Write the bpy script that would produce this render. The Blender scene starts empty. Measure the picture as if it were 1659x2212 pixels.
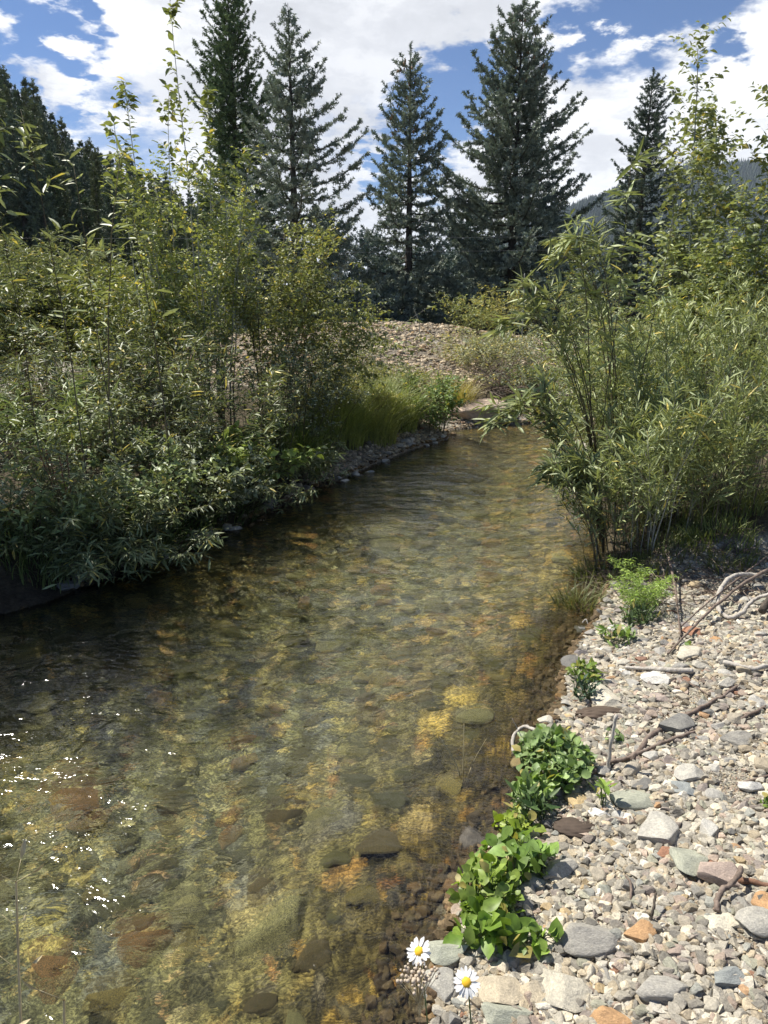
import bpy, math, random
import numpy as np
from mathutils import Vector, Matrix
rnd = random.Random(7)
RS = np.random.RandomState
scene = bpy.context.scene
COL = scene.collection

# ------------------------------------------------------------------ camera
PITCH = math.radians(16.4); FPX = 1580.0; EYE = 1.75
cam = bpy.data.cameras.new('camera'); camo = bpy.data.objects.new('camera', cam); COL.objects.link(camo)
camo.location = (0, 0, EYE); camo.rotation_euler = (math.radians(90) - PITCH, 0, 0)
cam.sensor_fit = 'VERTICAL'; cam.sensor_height = 36; cam.sensor_width = 27
cam.lens = 18 / (1106 / FPX)
cam.clip_start = 0.05; cam.clip_end = 9000
scene.camera = camo
def ray(px, py):
    x = (px - 829.5) / FPX; y = (1106 - py) / FPX
    return np.array([x, math.cos(PITCH) + y * math.sin(PITCH), -math.sin(PITCH) + y * math.cos(PITCH)])
def at(px, py, D):
    r = ray(px, py); t = D / r[1]
    return np.array([r[0] * t, D, EYE + r[2] * t])

# ------------------------------------------------------------------ light
SUN_AZ = math.radians(-56); SUN_EL = math.radians(54)
sdir = Vector((math.sin(SUN_AZ) * math.cos(SUN_EL), math.cos(SUN_AZ) * math.cos(SUN_EL), math.sin(SUN_EL)))
sl = bpy.data.lights.new('sun', 'SUN'); sl.energy = 5.0; sl.angle = math.radians(0.53); sl.color = (1.0, 0.95, 0.86)
so = bpy.data.objects.new('sun', sl); COL.objects.link(so); so.rotation_euler = sdir.to_track_quat('Z', 'Y').to_euler()
so.location = (-20, 10, 40)
scene.view_settings.view_transform = 'Standard'; scene.view_settings.look = 'None'
scene.view_settings.gamma = 1.0; scene.view_settings.exposure = 0.62
try: scene.view_settings.use_curve_mapping = False
except Exception: pass
cy = scene.cycles
cy.max_bounces = 8; cy.diffuse_bounces = 3; cy.glossy_bounces = 3; cy.transmission_bounces = 4; cy.transparent_max_bounces = 8
cy.caustics_reflective = False; cy.caustics_refractive = False; cy.sample_clamp_indirect = 4.0; cy.sample_clamp_direct = 0.0
cy.use_denoising = True

class NT:
    def __init__(s, tree): s.t = tree; s.n = tree.nodes; s.l = tree.links
    def a(s, typ, ins=None, **kw):
        n = s.n.new(typ)
        for k, v in kw.items(): setattr(n, k, v)
        for k, v in (ins or {}).items():
            if isinstance(v, bpy.types.NodeSocket): s.l.new(v, n.inputs[k])
            else: n.inputs[k].default_value = v
        return n
    def math(s, op, a, b=None, c=None, clamp=False):
        ins = {0: a}
        if b is not None: ins[1] = b
        if c is not None: ins[2] = c
        return s.a('ShaderNodeMath', ins, operation=op, use_clamp=clamp).outputs[0]
    def vec(s, op, a, b=None):
        ins = {0: a}
        if b is not None: ins[1] = b
        n = s.a('ShaderNodeVectorMath', ins, operation=op)
        return n.outputs['Value'] if op in ('DISTANCE', 'DOT_PRODUCT', 'LENGTH') else n.outputs[0]
    def scale(s, v, f): return s.a('ShaderNodeVectorMath', {0: v, 'Scale': f}, operation='SCALE').outputs[0]
    def noise(s, vec, scale, detail=2, rough=0.5, out='Fac'):
        ins = {'Scale': scale, 'Detail': detail, 'Roughness': rough}
        if vec is not None: ins['Vector'] = vec
        return s.a('ShaderNodeTexNoise', ins).outputs[out]
    def ramp(s, fac, stops, interp='LINEAR'):
        n = s.a('ShaderNodeValToRGB', {0: fac}); cr = n.color_ramp; cr.interpolation = interp
        while len(cr.elements) < len(stops): cr.elements.new(0.5)
        for e, (p, c) in zip(cr.elements, stops):
            e.position = p; e.color = (*c, 1) if len(c) == 3 else c
        return n.outputs[0]
    def mrange(s, v, a, b, c=0.0, d=1.0, smooth=True):
        return s.a('ShaderNodeMapRange', {0: v, 1: a, 2: b, 3: c, 4: d}, interpolation_type='SMOOTHSTEP' if smooth else 'LINEAR').outputs[0]
    def mix(s, f, a, b, mode='MIX'):
        n = s.a('ShaderNodeMix', data_type='RGBA', blend_type=mode)
        for k, v in ((0, f), (6, a), (7, b)):
            if isinstance(v, bpy.types.NodeSocket): s.l.new(v, n.inputs[k])
            elif isinstance(v, tuple) and len(v) == 3: n.inputs[k].default_value = (*v, 1)
            else: n.inputs[k].default_value = v
        return n.outputs[2]

# ------------------------------------------------------------------ world: blue sky and broken cloud, all by direction
world = bpy.data.worlds.new('World'); scene.world = world; world.use_nodes = True
w = NT(world.node_tree); w.n.clear()
tc = w.a('ShaderNodeTexCoord').outputs['Generated']
sky = w.a('ShaderNodeTexSky', sky_type='NISHITA', sun_disc=False, sun_elevation=SUN_EL, sun_rotation=SUN_AZ, altitude=2500, air_density=1.0, dust_density=0.4, ozone_density=2.0)
sp = w.a('ShaderNodeSeparateXYZ', {0: tc})
dz = w.math('MAXIMUM', sp.outputs[2], 0.0)
den = w.math('ADD', dz, 0.22)
plan = w.a('ShaderNodeCombineXYZ', {0: w.math('DIVIDE', sp.outputs[0], den), 1: w.math('DIVIDE', sp.outputs[1], den), 2: dz}).outputs[0]
n_big = w.noise(plan, 1.6, 6, 0.6, 'Color')
warp = w.scale(w.vec('SUBTRACT', n_big, (0.5, 0.5, 0.5)), 0.20)
n_fine = w.noise(plan, 7.0, 5, 0.62, 'Color')
warp2 = w.scale(w.vec('SUBTRACT', n_fine, (0.5, 0.5, 0.5)), 0.12)
wd = w.vec('ADD', w.vec('ADD', tc, warp), warp2)
def blob(px, py, rad, soft, amp=1.0):
    d = ray(px, py); d = d / np.linalg.norm(d)
    dist = w.vec('DISTANCE', wd, tuple(float(v) for v in d))
    return w.mrange(dist, rad * (1 - soft), rad * (1 + soft), amp, 0.0)
def blobs(lst):
    out = None
    for b in lst:
        v = blob(*b)
        out = v if out is None else w.math('MAXIMUM', out, v)
    return out
gaps = blobs([(140, 100, 0.055, 0.45), (200, 90, 0.02, 0.6), (250, -20, 0.03, 0.5, 0.9), (20, 180, 0.04, 0.6, 0.9), (170, 235, 0.03, 0.6, 0.7),
              (960, 250, 0.06, 0.5), (1010, 190, 0.05, 0.5), (900, 300, 0.06, 0.5), (830, 330, 0.035, 0.6), (1240, 95, 0.045, 0.6),
              (1400, 10, 0.085, 0.5), (1560, 20, 0.05, 0.6, 0.8), (1590, 135, 0.025, 0.7), (300, 280, 0.05, 0.6, 0.6), (740, 320, 0.06, 0.7, 0.35), (1300, 60, 0.05, 0.6, 0.8)])
gaps = w.mrange(w.math('MULTIPLY', gaps, w.mrange(w.noise(plan, 6.0, 7, 0.62), 0.30, 0.50)), 0.15, 0.75)
back = w.mrange(sp.outputs[1], -0.1, 0.35)                      # more open blue sky away from the view
cl = w.math('MULTIPLY', w.math('SUBTRACT', 1.0, gaps, clamp=True), w.math('MAXIMUM', back, w.mrange(w.noise(plan, 2.3, 6, 0.6), 0.56, 0.68)))
greys = blobs([(760, 70, 0.16, 0.7), (600, 120, 0.10, 0.7, 0.7), (900, 130, 0.10, 0.7), (700, 300, 0.09, 0.7, 0.8), (1200, 330, 0.08, 0.9, 0.45), (1380, 230, 0.08, 0.9, 0.4), (60, 250, 0.12, 0.7, 0.5), (1500, 90, 0.08, 0.8, 0.4), (1100, 60, 0.1, 0.8, 0.7)])
ntex = w.mrange(w.noise(w.vec('ADD', plan, w.scale(n_fine, 0.25)), 3.6, 8, 0.55), 0.36, 0.66)
shade = w.math('ADD', w.math('MULTIPLY', greys, 0.46), w.math('MULTIPLY', ntex, 0.46), clamp=True)
ccol = w.ramp(shade, [(0.0, (13.6, 13.6, 13.7)), (0.3, (12.2, 12.3, 12.5)), (0.6, (9.2, 9.4, 9.9)), (1.0, (7.2, 7.4, 7.9))])
skyc = w.mix(1.0, sky.outputs[0], (0.72, 0.94, 1.20), 'MULTIPLY')
cl = w.math('MULTIPLY', cl, w.mrange(sp.outputs[2], 0.50, 0.80, 1.0, 0.10))
wc = w.mix(cl, skyc, ccol)
bg = w.a('ShaderNodeBackground', {0: wc, 1: 0.062})
w.l.new(bg.outputs[0], w.a('ShaderNodeOutputWorld').inputs[0])

# ------------------------------------------------------------------ numpy noise
def _hash(ix, iy, seed):
    h = (ix.astype(np.int64) * 374761393 + iy.astype(np.int64) * 668265263 + seed * 1274126177) & 0xffffffff
    h = ((h ^ (h >> 13)) * 1274126177) & 0xffffffff
    return ((h ^ (h >> 16)) & 0xffff) / 65535.0
def vnoise(x, y, seed=0):
    x = np.asarray(x, float); y = np.asarray(y, float)
    ix = np.floor(x); iy = np.floor(y); fx = x - ix; fy = y - iy
    fx = fx * fx * (3 - 2 * fx); fy = fy * fy * (3 - 2 * fy)
    a = _hash(ix, iy, seed); b = _hash(ix + 1, iy, seed); c = _hash(ix, iy + 1, seed); d = _hash(ix + 1, iy + 1, seed)
    return (a * (1 - fx) + b * fx) * (1 - fy) + (c * (1 - fx) + d * fx) * fy - 0.5
def fbm(x, y, seed=0, octs=4):
    s = 0; a = 1.0
    for o in range(octs):
        s = s + a * vnoise(np.asarray(x) * 2 ** o, np.asarray(y) * 2 ** o, seed + o * 17); a *= 0.5
    return s
def sstep(v, a, b):
    t = np.clip((np.asarray(v, float) - a) / (b - a), 0, 1); return t * t * (3 - 2 * t)

# ------------------------------------------------------------------ terrain
RIGHT = [(-0.9, -3), (-0.35, 0), (-0.05, 0.9), (0.08, 1.4), (0.18, 1.78), (0.42, 2.12), (0.57, 2.49), (0.80, 3.0), (1.02, 3.5), (1.38, 4.2), (1.72, 5.2), (1.95, 6.2), (2.10, 7.85), (2.4, 9.2), (3.3, 9.3), (6, 8.8), (12, 8)]
LEFT = [(12, 10.2), (5.6, 10.5), (2.5, 10.55), (1.75, 10.35), (1.2, 10.1), (0.86, 9.88), (0.78, 9.25), (0.22, 8.45), (-0.5, 7.0), (-0.91, 6.05), (-1.39, 5.08), (-1.74, 4.42), (-2.0, 4.1), (-2.3, 3.75), (-3.2, 3.2), (-7, 1.8), (-12, 0), (-12, -3)]
POLY = np.array(RIGHT + LEFT)
def sdist(x, y):
    """signed distance to the waterline, negative inside the stream"""
    x = np.asarray(x, float); y = np.asarray(y, float)
    xs = x + 0.09 * fbm(x * 1.9, y * 1.9, 5, 3); ys = y + 0.09 * fbm(x * 1.9 + 9, y * 1.9, 8, 3)
    d = np.full(x.shape, 1e9); ins = np.zeros(x.shape, bool)
    for i in range(len(POLY)):
        ax, ay = POLY[i]; bx, by = POLY[(i + 1) % len(POLY)]
        ex, ey = bx - ax, by - ay
        t = np.clip(((xs - ax) * ex + (ys - ay) * ey) / (ex * ex + ey * ey), 0, 1)
        d = np.minimum(d, np.hypot(xs - ax - t * ex, ys - ay - t * ey))
        if ay != by:
            c = ((ay > ys) != (by > ys)) & (xs < (bx - ax) * (ys - ay) / (by - ay) + ax)
            ins ^= c
    return np.where(ins, -d, d)
def rightx(y): 
    pr = np.array(RIGHT); return np.interp(y, pr[:14, 1], pr[:14, 0])
def hgt(x, y):
    x = np.asarray(x, float); y = np.asarray(y, float)
    sd = sdist(x, y)
    right = sstep(x - rightx(np.clip(y, -3, 9)), -0.4, 0.1) * (1 - sstep(y, 9.4, 9.8))
    n = fbm(x * 3, y * 3, 3, 4); nf = fbm(x * 11, y * 11, 4, 3)
    bed = -0.025 - 0.22 * sstep(-sd, 0.0, 1.3) + 0.02 * n * sstep(-sd, 0, .3) + 0.012 * nf
    bank_r = 0.015 + 0.16 * sstep(sd, -0.02, 1.6) + 0.05 * np.clip(sd, 0, 3) + 0.02 * n * sstep(sd, 0, .3) + 0.008 * nf
    turf = sstep(y + 0.25 * fbm(x * 2, y * 0 + 1, 2, 2) - 0.15 * (x - 1.9), 4.12, 4.38) * sstep(sd, 0.05, 0.4)
    bank_r = bank_r + 0.17 * turf
    bank_l = 0.02 + 0.28 * sstep(sd, 0.0, 0.7) + 0.06 * np.clip(sd, 0, 4) * (1 - sstep(y, 10, 14)) + 0.03 * n * sstep(sd, 0, .4) + 0.012 * nf
    out = right * bank_r + (1 - right) * bank_l
    mound = 0.80 * np.exp(-(((x + 0.3) / 4.5) ** 2 + ((y - 16.2) / 3.0) ** 2)) + 0.06 * fbm(x * 0.9, y * 0.9, 12, 3)
    out = out + mound * sstep(y, 10.4, 12) + 0.55 * sstep(y, 13, 26) + 0.12 * fbm(x * 0.25, y * 0.25, 21, 3) * sstep(np.hypot(x, y), 9, 20)
    return np.where(sd < 0, bed + 0.0 * out, np.maximum(out, -0.02 + 0 * out))
def H1(x, y): return float(hgt(np.array([x]), np.array([y]))[0])
def gp(px, py, z=None):
    """where the sight line through a photo point meets the ground"""
    r = ray(px, py); zz = 0.1 if z is None else z
    for _ in range(12):
        t = (zz - EYE) / r[2]
        if z is not None: break
        zz = 0.5 * zz + 0.5 * max(H1(r[0] * t, r[1] * t), -0.3)
    return np.array([r[0] * t, r[1] * t, zz])

# ------------------------------------------------------------------ mesh helpers
def mk(name, V, faces, mat, parent=None, col=None, smooth=True, loc=None):
    """faces: list of int arrays (n,3) or (n,4)"""
    me = bpy.data.meshes.new(name); V = np.asarray(V, np.float32)
    faces = [f for f in faces if len(f)]
    me.vertices.add(len(V)); me.vertices.foreach_set('co', V.ravel())
    lv = np.concatenate([f.ravel() for f in faces]).astype(np.int32)
    tot = np.concatenate([np.full(len(f), f.shape[1], np.int32) for f in faces])
    st = np.concatenate([[0], np.cumsum(tot)[:-1]]).astype(np.int32)
    me.loops.add(len(lv)); me.loops.foreach_set('vertex_index', lv)
    me.polygons.add(len(tot)); me.polygons.foreach_set('loop_start', st); me.polygons.foreach_set('loop_total', tot)
    me.polygons.foreach_set('use_smooth', np.full(len(tot), smooth, bool))
    me.update(calc_edges=True)
    if col is not None:
        ca = me.color_attributes.new('Col', 'FLOAT_COLOR', 'POINT')
        c4 = np.ones((len(V), 4), np.float32); c4[:, :3] = col; ca.data.foreach_set('color', c4.ravel())
    for m in (mat if isinstance(mat, (list, tuple)) else [mat]): me.materials.append(m)
    o = bpy.data.objects.new(name, me); COL.objects.link(o)
    if parent is not None: o.parent = parent
    if loc is not None: o.location = loc
    return o
def tag(o, label=None, cat=None, group=None, kind=None):
    if label: o['label'] = label
    if cat: o['category'] = cat
    if group: o['group'] = group
    if kind: o['kind'] = kind
    return o
def empty(name, loc, label, cat, group=None, rz=0):
    o = bpy.data.objects.new(name, None); COL.objects.link(o); o.location = loc; o.rotation_euler = (0, 0, rz)
    o.empty_display_size = 0.1
    return tag(o, label, cat, group)
def norm(v): return v / np.maximum(np.linalg.norm(v, axis=-1, keepdims=True), 1e-9)
def frames(d, up):
    d = norm(d); s = norm(np.cross(d, up)); n = np.cross(s, d)
    return d, s, n
def stamp(tv, tf, P, D, U, S, W=None):
    """copies template verts (axis y = along D, x = side, z = normal) -> V, faces"""
    d, s, n = frames(D, U); S = np.asarray(S, float).reshape(-1, 1, 1); W = S if W is None else np.asarray(W, float).reshape(-1, 1, 1)
    V = P[:, None, :] + S * tv[None, :, 1:2] * d[:, None, :] + W * tv[None, :, 0:1] * s[:, None, :] + S * tv[None, :, 2:3] * n[:, None, :]
    N = len(P); k = len(tv); off = (np.arange(N) * k)[:, None, None]
    return V.reshape(-1, 3), [(f[None] + off).reshape(-1, f.shape[1]) for f in tf]
def tubes(P, R, sides=4):
    """P (n,k,3), R (n,k)"""
    n, k, _ = P.shape
    T = np.gradient(P, axis=1); T = norm(T)
    ref = np.where(np.abs(T[..., 2:3]) > 0.9, np.array([1.0, 0, 0]), np.array([0, 0, 1.0]))
    A = norm(np.cross(T, ref)); B = np.cross(T, A)
    ang = np.arange(sides) * 2 * math.pi / sides
    V = P[:, :, None, :] + R[:, :, None, None] * (np.cos(ang)[None, None, :, None] * A[:, :, None, :] + np.sin(ang)[None, None, :, None] * B[:, :, None, :])
    idx = np.arange(n * k * sides).reshape(n, k, sides)
    a = idx[:, :-1, :]; b = idx[:, 1:, :]
    F = np.stack([a, np.roll(a, -1, 2), np.roll(b, -1, 2), b], -1).reshape(-1, 4)
    caps = []
    if sides == 4: caps = [idx[:, 0, ::-1].reshape(-1, 4), idx[:, -1, :].reshape(-1, 4)]
    elif sides == 3: caps = [idx[:, 0, ::-1].reshape(-1, 3), idx[:, -1, :].reshape(-1, 3)]
    return V.reshape(-1, 3), [F] + caps
def merge(*vf):
    Vs = []; Fs = []; o = 0
    for V, F in vf:
        Vs.append(V); Fs += [f + o for f in F]; o += len(V)
    return np.concatenate(Vs), Fs

# ------------------------------------------------------------------ materials
def newmat(name):
    m = bpy.data.materials.new(name); m.use_nodes = True; t = NT(m.node_tree); t.n.clear()
    return m, t, t.a('ShaderNodeOutputMaterial')
def attr(t): return t.a('ShaderNodeAttribute', attribute_name='Col').outputs['Color']
def obj_co(t): return t.a('ShaderNodeTexCoord').outputs['Object']
def leafmat(name, under=(0.9, 1.0, 0.9), under_mix=0.0, trans=0.28, rough=0.48, spec=0.38, tcol=(1.25, 1.2, 0.6)):
    m, t, out = newmat(name)
    c = attr(t)
    c = t.mix(1.0, c, t.ramp(t.noise(obj_co(t), 60, 2), [(0.3, (0.8, 0.8, 0.8)), (0.7, (1.2, 1.2, 1.15))]), 'MULTIPLY')
    if under_mix > 0:
        bf = t.a('ShaderNodeNewGeometry').outputs['Backfacing']
        c = t.mix(t.math('MULTIPLY', bf, under_mix), c, tuple(under))
    p = t.a('ShaderNodeBsdfPrincipled', {'Base Color': c, 'Roughness': rough, 'Specular IOR Level': spec})
    tr = t.a('ShaderNodeBsdfTranslucent', {'Color': t.mix(1.0, c, tcol, 'MULTIPLY')})
    mx = t.a('ShaderNodeMixShader', {0: trans, 1: p.outputs[0], 2: tr.outputs[0]})
    t.l.new(mx.outputs[0], out.inputs[0]); return m
M_leaf = leafmat('leaf_green')
M_willow = leafmat('leaf_willow', (0.17, 0.20, 0.12), 0.4, 0.26, 0.45, 0.4)
M_needle = leafmat('needles', trans=0.06, rough=0.6, spec=0.35, tcol=(1.0, 1.1, 0.7))
M_grass = leafmat('grass_blade', trans=0.3, rough=0.5)
M_weed = leafmat('weed_leaf', trans=0.3, rough=0.45, tcol=(1.2, 1.3, 0.5))
def barkmat(name, c1, c2, rough=0.85, scale=40):
    m, t, out = newmat(name)
    co = obj_co(t)
    n = t.noise(t.vec('MULTIPLY', co, (1, 1, 0.3)), scale, 4, 0.6)
    c = t.ramp(n, [(0.3, c1), (0.7, c2)])
    b = t.a('ShaderNodeBump', {'Strength': 0.6, 'Distance': 0.01, 'Height': n})
    p = t.a('ShaderNodeBsdfPrincipled', {'Base Color': c, 'Roughness': rough, 'Normal': b.outputs[0]})
    t.l.new(p.outputs[0], out.inputs[0]); return m
M_bark = barkmat('bark_dark', (0.035, 0.026, 0.02), (0.10, 0.08, 0.06))
M_stem = barkmat('shrub_stem', (0.06, 0.05, 0.03), (0.18, 0.15, 0.09))
M_stem_red = barkmat('shrub_stem_red', (0.10, 0.045, 0.03), (0.22, 0.12, 0.07))
M_stem_pale = barkmat('pale_stem', (0.22, 0.22, 0.18), (0.42, 0.42, 0.36))
M_drift = barkmat('driftwood', (0.28, 0.25, 0.21), (0.55, 0.51, 0.45), 0.8, 60)
M_drift_brown = barkmat('brown_stick', (0.08, 0.055, 0.04), (0.26, 0.20, 0.16), 0.85, 50)
M_dry = barkmat('dry_grass', (0.42, 0.34, 0.18), (0.66, 0.56, 0.34), 0.7, 60)
M_green_stem = barkmat('green_stem', (0.06, 0.10, 0.03), (0.12, 0.18, 0.06), 0.6)
def rockmat(name, use_obj):
    m, t, out = newmat(name)
    co = obj_co(t)
    if use_obj:
        oi = t.a('ShaderNodeObjectInfo'); base = oi.outputs['Color']
        co = t.vec('ADD', co, t.scale(t.a('ShaderNodeCombineXYZ', {0: oi.outputs['Random'], 1: oi.outputs['Random'], 2: 0.3}).outputs[0], 13.0))
        sc = 1.0
    else: base = attr(t); sc = 1.0
    n1 = t.noise(co, 1.7 if use_obj else 22, 6, 0.7); n2 = t.noise(co, 11.0 if use_obj else 170, 4, 0.75)
    c = t.mix(1.0, base, t.ramp(n1, [(0.28, (0.72, 0.72, 0.74)), (0.72, (1.22, 1.2, 1.15))]), 'MULTIPLY')
    c = t.mix(1.0, c, t.ramp(n2, [(0.35, (0.74, 0.74, 0.74)), (0.65, (1.2, 1.2, 1.2))]), 'MULTIPLY')
    hh = t.math('ADD', t.math('MULTIPLY', n1, 0.7), t.math('MULTIPLY', n2, 0.3))
    b = t.a('ShaderNodeBump', {'Strength': 0.9, 'Distance': 0.010 if use_obj else 0.012, 'Height': hh})
    p = t.a('ShaderNodeBsdfPrincipled', {'Base Color': c, 'Roughness': 0.85, 'Specular IOR Level': 0.3, 'Normal': b.outputs[0]})
    t.l.new(p.outputs[0], out.inputs[0]); return m
M_rock = rockmat('stone', True); M_gravel = rockmat('gravel', False)
def plainmat(name, c, rough=0.6, trans=0.0):
    m, t, out = newmat(name)
    n = t.noise(obj_co(t), 120, 3)
    cc = t.ramp(n, [(0.3, tuple(v * 0.85 for v in c)), (0.7, c)])
    p = t.a('ShaderNodeBsdfPrincipled', {'Base Color': cc, 'Roughness': rough})
    if trans:
        tr = t.a('ShaderNodeBsdfTranslucent', {'Color': cc}); mx = t.a('ShaderNodeMixShader', {0: trans, 1: p.outputs[0], 2: tr.outputs[0]})
        t.l.new(mx.outputs[0], out.inputs[0])
    else: t.l.new(p.outputs[0], out.inputs[0])
    return m
M_petal = plainmat('petal_white', (0.92, 0.92, 0.90), 0.5, 0.2)
M_disc = plainmat('flower_disc', (0.85, 0.50, 0.02), 0.7)
M_cream = plainmat('faded_bloom', (0.62, 0.52, 0.40), 0.8, 0.2)
M_cone = plainmat('spruce_cone', (0.28, 0.15, 0.07), 0.7)
M_wire = plainmat('grey_wire', (0.45, 0.46, 0.48), 0.4)

# ground: soil, gravel and the stony streambed; broad colour from the terrain, stones from cell textures
m, t, out = newmat('ground'); M_ground = m
co = obj_co(t); base = attr(t)
wet = t.a('ShaderNodeAttribute', attribute_name='wet').outputs['Fac']       # 1 under water
grav = t.a('ShaderNodeAttribute', attribute_name='grav').outputs['Fac']     # 1 on dry gravel
wn = t.scale(t.vec('SUBTRACT', t.noise(co, 16, 4, 0.6, 'Color'), (0.5, 0.5, 0.5)), 0.09)
wn2 = t.scale(t.vec('SUBTRACT', t.noise(t.vec('MULTIPLY', co, (1.0, 2.2, 1)), 55, 3, 0.6, 'Color'), (0.5, 0.5, 0.5)), 0.05)  # fine streaky warp puts the water's ripple distortion into the bed pattern
cw = t.vec('ADD', co, t.vec('ADD', wn, wn2))
v1 = t.a('ShaderNodeTexVoronoi', {'Vector': cw, 'Scale': 7.5, 'Randomness': 1.0}, feature='F1')
v2 = t.a('ShaderNodeTexVoronoi', {'Vector': cw, 'Scale': 19.0}, feature='F1')
r1 = t.a('ShaderNodeSeparateColor', {0: v1.outputs['Color']}); r2 = t.a('ShaderNodeSeparateColor', {0: v2.outputs['Color']})
bedramp = [(0.0, (0.035, 0.034, 0.018)), (0.22, (0.075, 0.068, 0.030)), (0.42, (0.11, 0.10, 0.04)), (0.60, (0.15, 0.135, 0.055)), (0.76, (0.10, 0.10, 0.08)), (0.86, (0.30, 0.24, 0.07)), (0.93, (0.32, 0.21, 0.06)), (0.97, (0.22, 0.12, 0.05)), (1.0, (0.42, 0.38, 0.17))]
b1 = t.ramp(r1.outputs[0], bedramp); b2 = t.ramp(r2.outputs[1], bedramp)
bedc = t.mix(t.mrange(t.noise(co, 5, 4), 0.42, 0.58), b1, b2)
edge = t.mrange(t.a('ShaderNodeTexVoronoi', {'Vector': cw, 'Scale': 7.5}, feature='DISTANCE_TO_EDGE').outputs[0], 0.0, 0.10, 0.45, 1.0)
bedc = t.mix(1.0, bedc, t.a('ShaderNodeCombineColor', {0: edge, 1: edge, 2: edge}).outputs[0], 'MULTIPLY')
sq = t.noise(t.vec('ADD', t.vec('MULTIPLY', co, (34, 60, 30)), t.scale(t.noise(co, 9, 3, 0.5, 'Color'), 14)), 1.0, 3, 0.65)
bedc = t.mix(1.0, bedc, t.ramp(sq, [(0.36, (0.30, 0.30, 0.28)), (0.5, (0.9, 0.9, 0.88)), (0.61, (2.3, 2.25, 1.95))]), 'MULTIPLY')  # bright and dark squiggles paint the ripple look into the bed colour
bedc = t.mix(1.0, bedc, t.a('ShaderNodeAttribute', attribute_name='Bed').outputs['Color'], 'MULTIPLY')
g1 = t.a('ShaderNodeTexVoronoi', {'Vector': t.vec('ADD', co, t.scale(wn, 0.15)), 'Scale': 34.0}, feature='F1')
g2 = t.a('ShaderNodeTexVoronoi', {'Vector': co, 'Scale': 110.0}, feature='F1')
gs = t.a('ShaderNodeSeparateColor', {0: g1.outputs['Color']}); gs2 = t.a('ShaderNodeSeparateColor', {0: g2.outputs['Color']})
gr = [(0.0, (0.14, 0.12, 0.10)), (0.25, (0.27, 0.25, 0.22)), (0.5, (0.36, 0.34, 0.30)), (0.72, (0.45, 0.41, 0.34)), (0.85, (0.32, 0.22, 0.17)), (0.93, (0.30, 0.32, 0.33)), (1.0, (0.60, 0.57, 0.50))]
gc = t.mix(0.5, t.ramp(gs.outputs[0], gr), t.ramp(gs2.outputs[0], gr))
gc = t.mix(1.0, gc, t.ramp(g1.outputs['Distance'], [(0.0, (1.1, 1.1, 1.1)), (0.6, (0.8, 0.78, 0.74)), (1.0, (0.35, 0.33, 0.3))]), 'MULTIPLY')
gc = t.mix(1.0, gc, base, 'MULTIPLY')
soil = t.mix(1.0, base, t.ramp(t.noise(co, 45, 5, 0.7), [(0.3, (0.45, 0.43, 0.4)), (0.7, (1.35, 1.35, 1.3))]), 'MULTIPLY')
soil = t.mix(1.0, soil, t.ramp(t.noise(co, 6, 3, 0.7), [(0.35, (0.75, 0.72, 0.7)), (0.65, (1.2, 1.2, 1.15))]), 'MULTIPLY')
gm = t.mrange(t.math('ADD', grav, t.math('MULTIPLY', t.math('SUBTRACT', t.noise(co, 14, 4, .6), 0.5), 0.7)), 0.35, 0.65)
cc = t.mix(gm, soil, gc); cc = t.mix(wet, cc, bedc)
hd = t.math('SUBTRACT', 1.0, g1.outputs['Distance'])
hh = t.math('ADD', t.math('MULTIPLY', hd, 0.6), t.math('ADD', t.math('MULTIPLY', t.math('SUBTRACT', 1.0, g2.outputs['Distance']), 0.25), t.math('MULTIPLY', t.noise(co, 70, 4, .7), 0.5)))
b = t.a('ShaderNodeBump', {'Strength': 0.8, 'Distance': 0.02, 'Height': hh})
p = t.a('ShaderNodeBsdfPrincipled', {'Base Color': cc, 'Roughness': 0.9, 'Specular IOR Level': 0.2, 'Normal': b.outputs[0]})
t.l.new(p.outputs[0], out.inputs[0])

# cobbles on the streambed: stone with algae film, ripple streaks painted into the colour
m, t, out = newmat('streambed_cobble'); M_cobble = m
co = obj_co(t); oi = t.a('ShaderNodeObjectInfo')
co2 = t.vec('ADD', co, t.scale(t.a('ShaderNodeCombineXYZ', {0: oi.outputs['Random'], 1: oi.outputs['Random'], 2: 0.3}).outputs[0], 13.0))
sq = t.noise(t.vec('ADD', t.vec('MULTIPLY', co2, (34, 60, 30)), t.scale(t.noise(co2, 9, 3, 0.5, 'Color'), 14)), 1.0, 3, 0.65)
c = t.mix(1.0, oi.outputs['Color'], t.ramp(sq, [(0.34, (0.35, 0.36, 0.33)), (0.5, (0.9, 0.9, 0.85)), (0.62, (1.7, 1.65, 1.5))]), 'MULTIPLY')
c = t.mix(t.mrange(t.noise(co2, 26, 4, .6), 0.46, 0.6), c, (0.19, 0.18, 0.10))
b = t.a('ShaderNodeBump', {'Strength': 0.8, 'Distance': 0.015, 'Height': sq})
p = t.a('ShaderNodeBsdfPrincipled', {'Base Color': c, 'Roughness': 0.8, 'Specular IOR Level': 0.2, 'Normal': b.outputs[0]})
t.l.new(p.outputs[0], out.inputs[0])

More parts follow.
